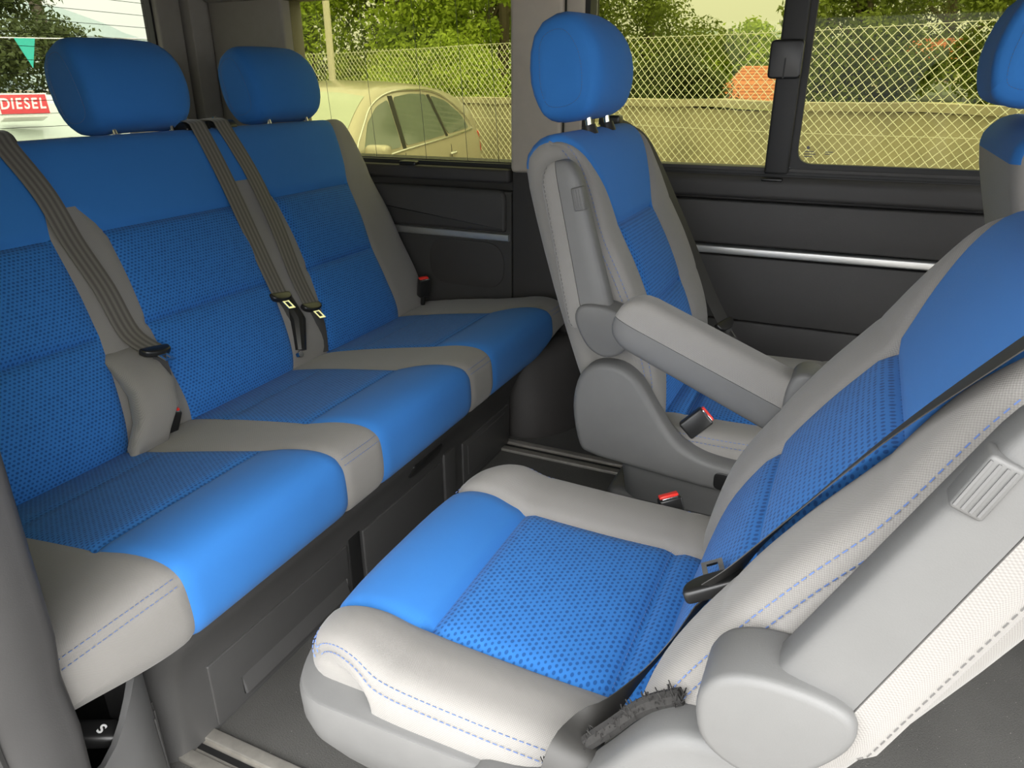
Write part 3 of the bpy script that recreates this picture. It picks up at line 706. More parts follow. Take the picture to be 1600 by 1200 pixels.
# ---------------------------------------------------------------- individual seats
def armrest(par, piv, L_ax, T_ax, y0, y1, length=0.315, depth=0.042, pad=0.046):
    """armrest from its pivot along L_ax, padded side towards T_ax (in the seat's x-z plane), between y0 and y1"""
    piv = Vector((piv[0], 0, piv[1])); La = Vector((L_ax[0], 0, L_ax[1])).normalized(); Ta = Vector((T_ax[0], 0, T_ax[1])).normalized()
    yc, hw = (y0+y1)/2, abs(y1-y0)/2
    ss = [0.0, 0.004, 0.012, 0.03, 0.08, 0.15, length-0.075, length-0.04, length-0.028, length-0.018, length-0.010, length-0.005, length-0.0015, length]
    def sect(s, part):
        e = 1.0
        if s > length-0.04: e = math.sqrt(max(0.0, 1-((s-(length-0.04))/0.04)**2))*0.9+0.1
        if s < 0.012: e = 0.82 + 0.18*s/0.012
        top = pad*(0.12+0.88*e); bot = -depth*(0.12+0.88*e)*(1-(0.42 if pad < 0.04 else 0.15)*s/length); w_ = hw*(0.55+0.45*e); seam = 0.004
        pts = []
        if part == 'pad':
            for k in range(15):
                t = PI*k/14; cs, sn = math.cos(t), math.sin(t)
                pts.append((w_*np.sign(cs)*abs(cs)**0.45, seam + (top-seam)*abs(sn)**0.55))
        else:
            for k in range(15):
                t = PI + PI*k/14; cs, sn = math.cos(t), math.sin(t)
                pts.append((w_*0.97*np.sign(cs)*abs(cs)**0.4, seam-0.001 + (bot-seam)*abs(sn)**0.6))
        return [tuple(piv + La*s + Ta*b + Vector((0, yc+a, 0))) for a, b in pts]
    sh = MB().rings([sect(s, 'shell') for s in ss]).build('armrest', M['plastic'], par, angle=50)
    pd = MB().rings([sect(s, 'pad') for s in ss]); uv = [((i % 15)*0.009, ss[i//15]) for i in range(len(pd.v))]
    pdo = pd.build('armrest_pad', M['grey'], sh, angle=50, uvs=uv)
    ln = [sect(s_, 'pad')[3 if y0 > 0 else 11] for s_ in np.linspace(0.004, length-0.006, 40)]
    sm_ = stitches(None, np.array(ln)+np.array([0, math.copysign(0.0008, y0), 0]), np.tile(np.array([[0, math.copysign(1.0, y0), 0.3]]), (40, 1)), None)
    sm_.build('stitching', M['thread'], pdo, smooth=False, angle=None)['kind'] = 'stuff'
    # release button near the tip
    B = MB(); c = piv + La*(length-0.055) + Ta*(-0.024) + Vector((0, y0 if y0 < y1 else y0, 0))
    sg = 1 if y0 > 0 else -1
    mt = Matrix.Translation(piv + La*(length-0.066) + Ta*(-depth*(0.55 if pad < 0.04 else 0.82)) + Vector((0, y0-sg*0.008, 0))) @ Matrix((La, Vector((0, 1, 0)), Ta)).transposed().to_4x4()
    B.box(-0.019, 0.019, -0.0098, 0.0098, -0.010, 0.009, 0.0025, mt); bt = B.build('release_button', M['plastic'], sh)
    rb = MB(); sgo = 1 if y0 > 0 else -1
    for k in range(4): rb.box(-0.016, 0.016, 0.009*sgo, 0.0108*sgo, -0.009+k*0.0045, -0.0075+k*0.0045, 0, mt)
    rb.build('button_ribs', M['plastic_mid'], bt)
    return sh
def make_seat(nm, label, loc, rz, ang, raised=None, lowered=None, buckle=None, hr=True, group=None, low_tilt=22, shell_side=-1, hr_tilt=0.12, cover=1):
    s = thing(nm, label, 'car seat', loc, rz, group)
    # cushion
    cp = [(-0.11, 0.382), (-0.04, 0.398), (0.0, 0.402), (0.10, 0.402), (0.225, 0.408), (0.285, 0.420), (0.338, 0.413), (0.362, 0.391), (0.366, 0.366), (0.358, 0.347), (0.31, 0.340)]
    arcx = None
    def Wf(v):
        t = np.clip((np.asarray(v, float)-0.30)/0.17, 0, 1); return 0.250 - 0.024*t**2.0
    def wp(P, v):
        P = P.copy(); y = np.abs(P[..., 1]); x = P[..., 0]
        P[..., 2] += 0.014*sm((y-0.125)/0.07)*(1-0.5*sm((x-0.30)/0.06))*sm((P[..., 2]-0.33)/0.05)
        P[..., 0] -= 0.034*(y/0.25)**3.5*sm((x-0.20)/0.15)
        return P
    b = Blanket(cp, lambda p: np.stack([np.clip(p[..., 0], -0.08, 0.24), np.full_like(p[..., 0], 0.362)], -1), Wf, 0.035, wp); b.name = 'seat_cushion'
    ix = (0, 2, 4, 7, 9); e = 0.262-0.035+0.035*0.9
    cols = ['L', [(v, -(Wf(v)-0.004)) for v in np.linspace(0, b.L, 30)], tab(b, ix, (-.145, -.142, -.140, -.150, -.150)), tab(b, ix, (.145, .142, .140, .150, .150)), [(v, Wf(v)-0.004) for v in np.linspace(0, b.L, 30)], 'R']
    def lab(j, i):
        if i > 2: return ('side_bolster#0', 'grey')
        if i == 2: return ('dotted_panel#0', 'dots') if j < 2 else ('front_panel#0', 'blue')
    o = b.make([0, 2, 4, 7, 10], cols, lab, 'grey', s, nr=[12, 18, 22, 8], nc=[10, 16, 26, 16, 10], gw=0.008, gcol=lambda j, i: 0.005 if i in (2, 3) else 0.0025 if j < 3 else 0,
               grow=lambda j, i: (0.009 if j == 2 else 0.007) if (i == 2 and j in (1, 2)) else (0.0025 if i in (1, 3) and j == 3 else 0), bulge=lambda j, i: ((0.006 if j < 2 else 0.004) if i == 2 else 0.003 if i in (1, 3) else 0) if j < 3 else 0)
    ln = []
    for sg in (-1, 1):
        for d in (-0.0055, 0.0055): ln.append([(sg*(float(Wf(v))-0.004+d), v) for v in np.linspace(0.02, b.ci[7]-0.004, 40)])
        for d in (-0.0055, 0.0055): ln.append([(sg*0.155, b.ci[7]+d), (sg*(float(Wf(b.ci[7]))-0.004), b.ci[7]+d)])
    sew(b, o[''], ln, M['stitch'])
    ln = [[(a, b.ci[2]+0.004) for a in (-0.135, 0.135)]]; sew(b, o[''], ln, M['stitch'], wid=0.0008, dash=0.003)
    # pan under the cushion
    pan = MB(); pts = round_poly([(-0.10, -0.258), (0.330, -0.262), (0.368, -0.18), (0.368, 0.18), (0.330, 0.262), (-0.10, 0.258)], [0.05, 0.045, 0.07, 0.07, 0.045, 0.05], 8)
    R = []
    for z, k in ((0.376, 0.985), (0.3745, 0.996), (0.366, 1.003), (0.335, 1.0), (0.315, 0.985), (0.285, 0.93), (0.235, 0.82)): R.append([(p[0]*k if p[0] > 0 else p[0], p[1]*k, z) for p in pts])
    pan.rings(R).build('seat_pan', M['plastic'], s, angle=50)
    ped = MB().box(-0.14, 0.26, -0.19, 0.19, 0.012, 0.235, 0.02).build('pedestal', M['plastic_dark'], s)
    for sg in (-1, 1):
        MB().prism(round_poly([(0.0, 0.03), (0.22, 0.03), (0.22, 0.11), (0.0, 0.11)], 0.01), sg*0.186, sg*0.193, 0.002).build('pedestal_cover', M['plastic_dark'], ped)
        MB().box(-0.13, 0.25, sg*0.19-0.004, sg*0.19+0.004, 0.128, 0.138, 0.003).build('edge_strip', M['plastic_mid'], ped)
    # backrest
    xb = recl(-0.045, 0.42, ang)
    bp = [(-0.02, -0.09), (0.0, 0.0), (0.020, 0.09), (0.020, 0.185), (0.012, 0.27), (0.0, 0.355), (0.002, 0.435), (-0.002, 0.485), (-0.018, 0.522), (-0.048, 0.540), (-0.085, 0.535), (-0.113, 0.50), (-0.124, 0.38), (-0.128, 0.2), (-0.120, 0.0), (-0.10, -0.09)]
    def Wb(v):
        v = np.asarray(v, float); return 0.252 - 0.022*sm((v-0.42)/0.15)
    def wpb(P, v):
        P = P.copy(); y = np.abs(P[..., 1]); h = P[..., 2]
        P[..., 0] += 0.012*sm((y-0.115)/0.075)*(1-sm((h-0.34)/0.15))*sm((h+0.12)/0.15)*sm((P[..., 0]+0.07)/0.05)
        return P
    bb = Blanket(bp, lambda p: np.stack([np.full_like(p[..., 0], -0.062), np.clip(p[..., 1], -0.04, 0.485)], -1), Wb, 0.034, wpb, xb); bb.name = 'backrest'
    ib = (0, 1, 3, 5, 6, 7, 8, 9); vals = (.142, .142, .128, .128, .160, .190, .212, .222)
    vv = np.linspace(0, bb.L, 60); off = 0.004
    cols = ['L', [(v, -(float(Wb(v))-off)) for v in vv], tab(bb, ib, [-x for x in vals]), tab(bb, ib, vals), [(v, float(Wb(v))-off) for v in vv], 'R']
    def labb(j, i):
        if j == 3 and 1 <= i <= 3: return ('upper_panel#0', 'blue')
        if i > 2 and (j < 3 or (j == 3 and i == 4)): return ('side_bolster#0', 'grey')
        if i == 2 and j < 4: return [('lower_panel#0', 'dots'), ('middle_panel#0', 'dots'), ('upper_panel#0', 'blue')][j]
    o2 = bb.make([0, 3, 5, 9, 11, 15], cols, labb, 'grey', s, nr=[18, 14, 18, 6, 10], nc=[10, 16, 26, 16, 10], gw=0.008, gcol=lambda j, i: (0.005 if i in (2, 3) else 0.003) if j < 3 else 0,
                 grow=lambda j, i: {1: 0.008, 2: 0.009}.get(j, 0) if i == 2 else 0, bulge=lambda j, i: 0.007 if i == 2 and j < 2 else 0.003 if i in (1, 3) and j < 3 else 0)
    ln = []
    for sg in (-1, 1):
        for d in (-0.006, 0.006): ln.append([(sg*(float(Wb(v))-off+d), v) for v in np.linspace(0.03, bb.ci[8], 50)])
    sew(bb, o2[''], ln, M['stitch'])
    # side shells (recliner covers)
    shl = smooth_loop([(-0.150, 0.375), (-0.165, 0.45), (-0.155, 0.510), (-0.125, 0.540), (-0.080, 0.542), (-0.045, 0.520), (-0.012, 0.472), (0.018, 0.430), (0.050, 0.405), (0.10, 0.390), (0.20, 0.384), (0.290, 0.374), (0.31, 0.350), (0.28, 0.328), (0.10, 0.336), (-0.06, 0.350), (-0.125, 0.358)], 4)
    shl = [(x-0.018, z-0.006) for x, z in shl]
    low_ = smooth_loop([(-0.160, 0.32), (-0.165, 0.40), (-0.13, 0.425), (-0.08, 0.420), (-0.03, 0.392), (0.02, 0.360), (0.04, 0.335), (-0.06, 0.315)], 4)
    if cover > 0: shl = [(x if x < 0.09 else 0.09+(x-0.09)*0.10, z) for x, z in shl]
    q = MB().prism(shl, cover*0.240, cover*0.288, 0.012).build('side_cover', M['plastic'], s, angle=50)
    if cover < 0:
        MB().prism(round_poly([(0.085, 0.336), (0.21, 0.334), (0.21, 0.366), (0.085, 0.370)], 0.012), -0.284, -0.2895, 0.002).build('lever_recess', M['black'], q)
        MB().box(0.12, 0.20, -0.290, -0.284, 0.342, 0.356, 0.003).build('lever', M['plastic_mid'], q)
    MB().prism(low_, -cover*0.240, -cover*0.280, 0.010).build('hinge_cover', M['plastic'], s, angle=50)
    if raised or lowered:
        pv = xb(np.array([-0.014, 0, 0.196]))
        for sg, mode in ((raised, 'up'), (lowered, 'down')):
            if not sg: continue
            if mode == 'up':
                la = xb(np.array([0.105, 0, 1.0]))-xb(np.array([0, 0, 0.0])); ta = xb(np.array([-1.0, 0, 0.105]))-xb(np.array([0, 0, 0]))
                pv2 = xb(np.array([-0.046, 0, 0.212]))
            else:
                t = math.radians(low_tilt); la = (math.cos(t), 0, math.sin(t)); ta = (-math.sin(t), 0, math.cos(t)); pv2 = pv + np.array([-0.002, 0, -0.022])
            ar = armrest(s, (pv2[0], pv2[2]), (la[0], la[2]), (ta[0], ta[2]), sg*(0.300 if mode == 'up' else 0.315), sg*0.256, *((0.282, 0.048, 0.037) if mode == 'up' else (0.315, 0.042, 0.046)))
            # pivot knob
            def rot(p): # teardrop in armrest axes
                return (pv[0]+la[0]*p[1]-ta[0]*p[0], pv[2]+la[2]*p[1]-ta[2]*p[0])
            kn = smooth_loop([(-0.047, 0.036), (-0.045, 0.008), (-0.032, -0.024), (-0.006, -0.043), (0.026, -0.037), (0.045, -0.008), (0.044, 0.018), (0.026, 0.037), (-0.006, 0.050), (-0.034, 0.052)], 5)
            MB().prism([rot(p) for p in kn], sg*0.250, sg*0.310, 0.007).build('armrest_pivot', M['plastic'], ar, angle=50)
    if hr: headrest(o2[''], xb, 0.648, W=0.119, dw=0.069, hh=0.093, posts=0.055, dc=-0.022, hbot=0.537, tilt=hr_tilt, taper=0.14)
    if buckle:
        for q in buckle: make_buckle(s, *q)
    return s, b, bb, xb
NEAR = (-0.15, 0.715, 0); FAR = (-0.235, 1.45, 0)
near, nb, nbb, nxb = make_seat('swivel_seat', 'nearest blue and grey seat, facing the rear bench with its armrest lowered', NEAR, PI, math.radians(27.5), raised=1, lowered=-1,
    buckle=[((0.040, -0.268, 0.408), (0.35, -0.10, 1), (-0.9, -0.42, 0))])
far, fb, fbb, fxb = make_seat('swivel_seat.001', 'blue and grey seat by the far wall facing forward, armrest folded up', FAR, 0, math.radians(18.8), raised=-1, cover=-1,
    buckle=[((0.052, -0.222, 0.446), (0.55, 0.25, 0.55), (0.75, 0.05, -0.65), 0.05, False)])
drv, db, dbb, dxb = make_seat('front_seat', 'blue and grey front seat cut off by the right edge of view', (0.530, 1.60, 0.028), 0, math.radians(20), hr_tilt=0.40, cover=-1)
# brush slot on the near seat's side cover
br = MB(); random.seed(3)
sp_ = smooth_loop([(0.030, 0.404), (0.004, 0.434), (-0.026, 0.474), (-0.056, 0.514), (-0.085, 0.536)], 8, False)
br.tube([(x, 0.247, z) for x, z in sp_], 0.0075, 8)
for k in range(420):
    x, z = sp_[random.randrange(len(sp_))]; x += random.uniform(-.004, .004); z += random.uniform(-.004, .004); y = 0.247+random.uniform(-.006, .008)
    br.tube([(x, y, z), (x+random.uniform(-.003, .005), y+random.uniform(-.003, .005), z+random.uniform(.004, .009))], 0.0006, 3)
br.build('brush_strip', M['fleece'], near)['kind'] = 'stuff'

# ---------------------------------------------------------------- seat belts
def bench_belt(label, pts, tg, tdir, low):
    t = thing('seat_belt', label, 'seat belt', tuple(np.array(bx(np.array([0.0, pts[0][0]-1.13, 0.60])))+np.array([BX, BY, 0])), 0, 'belts hanging on the rear bench')
    L0 = np.array(t.location)
    loc = lambda P: np.asarray(P)+np.array([BX, BY, 0])-L0
    P = [loc(bx(np.array([-0.06, pts[0][0]-1.13, 0.653]))), loc(bx(np.array([-0.016, pts[0][0]-1.13, 0.631])))]
    for y, h in pts: P.append(loc(bb.at(np.array(y-1.13), np.array(vh(bb, h)), 0.006 + (0.03 if h < 0.16 and low else 0))))
    Wd = [(0, 1, 0.05)]*len(P)
    ribbon('webbing', P, Wd, 0.047, M['belt'], t)
    P2 = [p + np.array([-0.0015, -0.004, -0.003]) for p in P[1:]]
    p = P[-1]; make_tongue(t, Vector(p), (0.1, 1, -0.12), tdir)
    q = [p + np.array([0.002, 0.003, -0.008]), loc(bb.at(np.array(pts[-1][0]-1.13+0.006), np.array(vh(bb, pts[-1][1]-0.05)), 0.004+(0.012 if low else 0))), loc(bb.at(np.array(pts[-1][0]-1.13-0.004), np.array(vh(bb, max(pts[-1][1]-0.13, 0.0))), 0.001))]
    ribbon('lap_webbing', q, [(0.5, 1, 0)]*3, 0.024, M['belt_black'], t)
    return t
bench_belt('grey belt over the grey strip between near and middle bench seats', [(.900, .595), (.915, .499), (.921, .40), (.928, .30), (.932, .203), (.942, .150)], None, (0.95, 0.15, -0.25), True)
bench_belt('grey belt left of its twin, along the right edge of the middle bench seat', [(1.372, .600), (1.362, .487), (1.356, .358), (1.349, .242), (1.347, .170)], None, (0.85, 0.10, -0.55), False)
bench_belt('grey belt right of its twin, along the left edge of the far bench seat', [(1.450, .600), (1.453, .477), (1.447, .342), (1.431, .206), (1.428, .120)], None, (0.85, 0.10, -0.55), False)
# near seat's belt (world coordinates, seat turned half round)
def w2(sx_, P): return np.array([sx_[0]-P[0], sx_[1]-P[1], P[2]])
t = thing('seat_belt', 'black belt stretched slack across the nearest seat', 'seat belt', (0.14, 0.52, 0.90))
L0 = np.array([0.14, 0.52, 0.90])
def nbp(a, h, off): return w2(NEAR, nbb.at(np.array(a), np.array(vh(nbb, h)), off)) - L0
P = [np.array(q)-L0 for q in ((0.150, 0.47, 0.925), (0.104, 0.505, 0.853), (0.054, 0.555, 0.763), (0.0, 0.575, 0.672), (-0.036, 0.58, 0.612), (-0.060, 0.575, 0.572))]
ribbon('webbing', P, [(0.0, 0.95, -0.28), (0.02, 0.94, -0.31), (0.05, 0.92, -0.36), (0.1, 0.9, -0.36), (0.25, 0.82, -0.25), (0.55, 0.5, 0.2)], 0.047, M['belt_black'], t)
make_tongue(t, Vector(P[-1]), (0.87, 0.30, 0.38), (-0.45, 0.60, -0.20))
q = [np.array(q)-L0 for q in ((-0.066, 0.575, 0.560), (-0.088, 0.592, 0.500), (-0.117, 0.560, 0.458), (-0.140, 0.500, 0.444), (-0.152, 0.448, 0.450), (-0.158, 0.424, 0.40), (-0.16, 0.422, 0.34))]
ribbon('lap_webbing', q, [(0.3, 0.9, -0.2), (0.15, 0.9, -0.4), (0.1, 0.85, -0.5), (0.35, 0.75, -0.5), (0.85, 0.4, -0.2), (1, 0.1, 0), (1, 0, 0)], 0.040, M['belt_black'], t)
# far seat's belt along the wall side
t = thing('seat_belt', 'black belt hanging behind the far wall seat beside the side panel', 'seat belt', (-0.524, 1.72, 0.925))
L0 = np.array([-0.524, 1.72, 0.925])
P = [np.array(q)-L0 for q in ((-0.535, 1.700, 0.918), (-0.500, 1.712, 0.902), (-0.455, 1.722, 0.860), (-0.372, 1.728, 0.707), (-0.286, 1.728, 0.540), (-0.240, 1.728, 0.462))]
ribbon('webbing', P, [(0.35, 1, 0.1)]*6, 0.047, M['belt_black'], t)
make_tongue(t, Vector(P[-1]), (0.4, 1, 0.1), (0.55, -0.1, -0.6))
MB().box(-0.028, 0.022, -0.016, 0.016, -0.010, 0.012, 0.005, Matrix.Translation(P[0])).build('belt_outlet', M['black'], t)
# ================================================================ outside
GZ = -0.62
def ground_mat(name, c1, c2, sc):
    m, t, b = new_mat(name)
    tc = N(t, 'ShaderNodeTexCoord'); n1 = N(t, 'ShaderNodeTexNoise'); n1.inputs['Scale'].default_value = sc; n1.inputs['Detail'].default_value = 8
    t.links.new(tc.outputs['Object'], n1.inputs['Vector']); t.links.new(MIX(t, n1.outputs[0], c1, c2), b.inputs['Base Color']); b.inputs['Roughness'].default_value = 0.9
    return m
M['gravel'] = ground_mat('pale_gravel', (0.15, 0.14, 0.125), (0.24, 0.225, 0.20), 3.0)
M['lawn'] = ground_mat('dry_lawn', (0.16, 0.20, 0.05), (0.38, 0.38, 0.12), 1.2)
M['concrete'] = ground_mat('stained_rendered_wall', (0.16, 0.145, 0.105), (0.66, 0.60, 0.46), 2.2)
M['earth'] = ground_mat('dark_earth', (0.05, 0.05, 0.03), (0.10, 0.10, 0.06), 2)
st('floor_outside', MB().box(-90, 60, -60, 220, GZ-0.3, GZ), M['gravel']).name = 'ground'
# fence line: from the right (FA) to the left (FB)
FA = np.array([3.6, 5.97]); FB = np.array([-13.5, 11.67]); FD = (FB-FA)/np.linalg.norm(FB-FA); FN = np.array([FD[1], -FD[0]]); FN = FN if FN[1] > 0 else -FN
flen = float(np.linalg.norm(FB-FA))
M['wire'] = plain('pale_coated_wire', (0.80, 0.80, 0.70), 0.5)
M['post'] = plain('pale_concrete_post', (0.50, 0.47, 0.40), 0.8)
def chainlink(par, A, D, L, z0, z1, p, r, mat):
    V = []; F = []; nz_ = int((z1-z0)/p); n = 0; rnd = np.random.RandomState(2)
    for i in range(int(L/p)):
        for k in range(nz_+1):
            s = i*p + p*((k+i) % 2); z = z0 + k*p + 0.006*math.sin(s*3.1) ; s += 0.01*math.sin(z*9+s*2)
            c = np.array([A[0]+D[0]*s, A[1]+D[1]*s, z])
            for q in range(3):
                a = 2*PI*q/3; V.append((c[0]+D[0]*r*math.cos(a), c[1]+D[1]*r*math.cos(a)+r*0.7*math.sin(a), c[2]+r*0.5*math.sin(a)))
            if k:
                for q in range(3): F.append((n+q, n+(q+1) % 3, n-3+(q+1) % 3, n-3+q))
            n += 3
    o = mesh_obj('wire_mesh', V, F, mat, par, False); o['kind'] = 'stuff'; return o
fe = thing('chain_link_fence', 'chain link fence with pale wire running past the side windows', 'fence', (float(FA[0]), float(FA[1]), GZ))
chainlink(fe, (0, 0), FD, flen, 0.02, 2.05, 0.043, 0.0042, M['wire'])
for h in (2.03, 1.2, 0.1):
    MB().tube([(FD[0]*s, FD[1]*s, h+0.012*math.sin(s)) for s in np.linspace(0, flen, 60)], 0.0025, 5).build('tension_wire', M['wire'], fe)
for s in (0.3, 14.8, 17.6): MB().box(FD[0]*s-0.04, FD[0]*s+0.04, FD[1]*s-0.01, FD[1]*s+0.07, 0, 2.1, 0.008).build('fence_post', M['post'], fe)
# low wall behind the fence
def along(s, off): return FA + FD*s + FN*off
MBW = MB(); top = []
ss = np.linspace(-2, 30, 65); rs = np.random.RandomState(5)
R = []
for s in ss:
    a = along(s, 0.35); b = along(s, 0.62); h = 1.37 + 0.012*rs.randn()
    R.append([(a[0], a[1], GZ-0.1), (b[0], b[1], GZ-0.1), (b[0], b[1], GZ+h), (a[0], a[1], GZ+h)])
wall = MBW.rings(R).build('boundary_wall', M['concrete'], None, angle=30); tag(wall, 'low stained rendered wall behind the chain link fence', 'wall')
R = []
for s in ss:
    a = along(s, 0.31); b = along(s, 0.66); h = 1.37 + 0.008*rs.randn()
    R.append([(a[0], a[1], GZ+h), (b[0], b[1], GZ+h), (b[0], b[1], GZ+h+0.07), (a[0], a[1], GZ+h+0.07)])
MB().rings(R).build('coping', M['concrete'], wall, angle=30)
# land behind the wall, falling gently away
V = []; F = []
for i, s in enumerate(np.linspace(-30, 60, 46)):
    for j, o_f in enumerate((0.6, 3, 8, 15, 25, 40, 80, 140)):
        p = along(s, o_f); z = [0.70, 0.66, 0.55, 0.42, 0.28, 0.12, -0.3, -0.6][j] + 0.05*math.sin(s*1.7+o_f)
        V.append((p[0], p[1], z))
for i in range(45):
    for j in range(7): F.append((i*8+j, i*8+j+1, i*8+j+9, i*8+j+8))
lw = mesh_obj('lawn', V, F, M['lawn']); lw['kind'] = 'structure'

# ---- trees
def leaf_mat(name, c1, c2):
    m, t, b = new_mat(name)
    gi = N(t, 'ShaderNodeTexCoord'); n1 = N(t, 'ShaderNodeTexNoise'); n1.inputs['Scale'].default_value = 1.6; n1.inputs['Detail'].default_value = 6
    t.links.new(gi.outputs['Object'], n1.inputs['Vector']); c = MIX(t, n1.outputs[0], c1, c2); t.links.new(c, b.inputs['Base Color'])
    b.inputs['Roughness'].default_value = 0.6; b.inputs['Specular IOR Level'].default_value = 0.3
    tr = N(t, 'ShaderNodeBsdfTranslucent'); t.links.new(c, tr.inputs[0]); mx = N(t, 'ShaderNodeMixShader'); mx.inputs[0].default_value = 0.35
    o = t.nodes['Material Output']; t.links.new(b.outputs[0], mx.inputs[1]); t.links.new(tr.outputs[0], mx.inputs[2]); t.links.new(mx.outputs[0], o.inputs[0])
    return m
M['leaf_bright'] = leaf_mat('bright_leaves', (0.13, 0.22, 0.015), (0.56, 0.68, 0.10))
M['leaf_mid'] = leaf_mat('mid_leaves', (0.08, 0.12, 0.022), (0.30, 0.36, 0.07))
M['leaf_dark'] = leaf_mat('dark_leaves', (0.035, 0.055, 0.016), (0.13, 0.16, 0.045))
M['bark'] = plain('bark', (0.10, 0.08, 0.06), 0.9, var=0.3)
def tree(nm, label, x, y, z0, H, R_, mat, n, ls, seed, low=0.25, group='trees beyond the fence', trunk=True, cat='tree'):
    rs = np.random.RandomState(seed); n = int(n*2.2); ls = ls*0.62
    t = thing(nm, label, cat, (x, y, z0), 0, group)
    nb_ = 48; C = []; 
    for k in range(nb_):
        h = low + (1-low)*rs.rand(); rr = math.sin(PI*min(1, 0.15+0.85*(h-low)/(1-low)))**0.6
        a = rs.rand()*2*PI; q = rr*math.sqrt(rs.rand()); C.append((R_*q*math.cos(a), R_*q*math.sin(a), H*h, R_*(0.22+0.2*rs.rand())))
    C = np.array(C); pick = rs.randint(0, nb_, n); d = rs.randn(n, 3); d /= np.linalg.norm(d, axis=1)[:, None]
    rad = rs.rand(n)**0.45
    P = C[pick, :3] + d*(C[pick, 3]*rad)[:, None]*np.array([1, 1, 0.85]); P[:, 2] = np.maximum(P[:, 2], 0.05)
    n_ = n; nn = d*0.6 + rs.randn(n, 3)*0.6 + np.array([0, 0, 0.5]); nn /= np.linalg.norm(nn, axis=1)[:, None]
    u = np.cross(nn, rs.randn(n, 3)); u /= np.linalg.norm(u, axis=1)[:, None]; v = np.cross(nn, u); s = ls*(0.6+0.8*rs.rand(n))[:, None]
    V = np.stack([P-u*s, P-v*s*0.5, P+u*s, P+v*s*0.5], 1).reshape(-1, 3)
    me = bpy.data.meshes.new('foliage'); me.vertices.add(4*n); me.vertices.foreach_set('co', V.astype(np.float32).ravel())
    me.loops.add(4*n); me.loops.foreach_set('vertex_index', np.arange(4*n, dtype=np.int32)); me.polygons.add(n)
    me.polygons.foreach_set('loop_start', np.arange(0, 4*n, 4, dtype=np.int32)); me.update(calc_edges=True); me.validate()
    me.materials.append(M[mat]); o = link(bpy.data.objects.new('foliage', me), t); o['kind'] = 'stuff'
    if trunk:
        m = MB(); m.tube([(0, 0, -0.2), (0.05*R_, 0, H*0.3), (0, 0.04*R_, H*0.6), (0, 0, H*0.85)], [0.05*R_+.05, 0.04*R_+.03, 0.03*R_+.02, 0.02], 8)
        for k in range(8):
            c_ = C[k]; m.tube([(0, 0, H*0.3+0.04*k*H*0.5), (c_[0]*0.5, c_[1]*0.5, (H*0.35+c_[2])/2), tuple(c_[:3])], [0.03*R_, 0.02*R_, 0.01], 5)
        m.build('trunk', M['bark'], t)
    return t
T = tree
T('leafy_tree', 'bright yellow-green tree right of the pole behind the parked beige car', -8.1, 12.7, 0.5, 5.2, 1.9, 'leaf_bright', 15000, 0.075, 1, 0.05)
T('leafy_tree', 'bright tree seen just left of the pillar between the side windows', -6.0, 12.5, 0.5, 4.8, 1.6, 'leaf_bright', 11000, 0.07, 2, 0.05)
T('leafy_tree', 'mid green tree behind the pole and bunting, left in the side window', -11.4, 14.0, 0.4, 5.4, 2.0, 'leaf_mid', 12000, 0.085, 3, 0.05)
T('leafy_tree', 'dark green tree standing behind the bright trees', -9.5, 17.2, 0.3, 6.8, 3.6, 'leaf_dark', 9000, 0.13, 4, 0.0)
T('leafy_tree', 'rounded olive green tree right of the pillar, left part of the sliding window', -3.45, 12.6, 0.5, 2.75, 1.35, 'leaf_mid', 12000, 0.055, 5, 0.0)
T('leafy_tree', 'tall green tree right of the sliding window post', -0.45, 20.5, 0.2, 4.6, 1.75, 'leaf_mid', 12000, 0.10, 6, 0.0)
T('leafy_tree', 'dark spreading tree above the parked car on the lawn', 2.9, 47.5, 0.0, 8.5, 5.0, 'leaf_dark', 12000, 0.16, 7, 0.12)
T('leafy_tree', 'dense green tree at the right edge of the sliding window', 2.75, 18.5, 0.3, 4.2, 1.5, 'leaf_mid', 12000, 0.08, 8, 0.0)
T('leafy_tree', 'very dark tree behind the rear window at the left edge', -17.2, 10.6, GZ, 3.9, 2.2, 'leaf_dark', 14000, 0.09, 9, 0.1)
T('leafy_tree', 'pale green far tree in the gap left of the window post', -6.3, 46.0, 0.0, 3.6, 3.0, 'leaf_bright', 5000, 0.22, 10, 0.0)
T('leafy_bush', 'low dark bush below the olive tree behind the wall', -2.5, 10.7, 0.6, 0.62, 0.8, 'leaf_dark', 5000, 0.05, 11, 0.0, 'bushes behind the wall', False, 'bush')
T('leafy_bush', 'wide green bush behind the wall under the bright trees', -6.2, 10.9, 0.6, 0.9, 1.3, 'leaf_bright', 6000, 0.05, 12, 0.0, 'bushes behind the wall', False, 'bush')
T('leafy_bush', 'dark bluish hedge bush right of the sliding window post', -1.35, 24.0, 0.25, 1.6, 1.1, 'leaf_dark', 6000, 0.10, 13, 0.0, 'bushes behind the wall', False, 'bush')
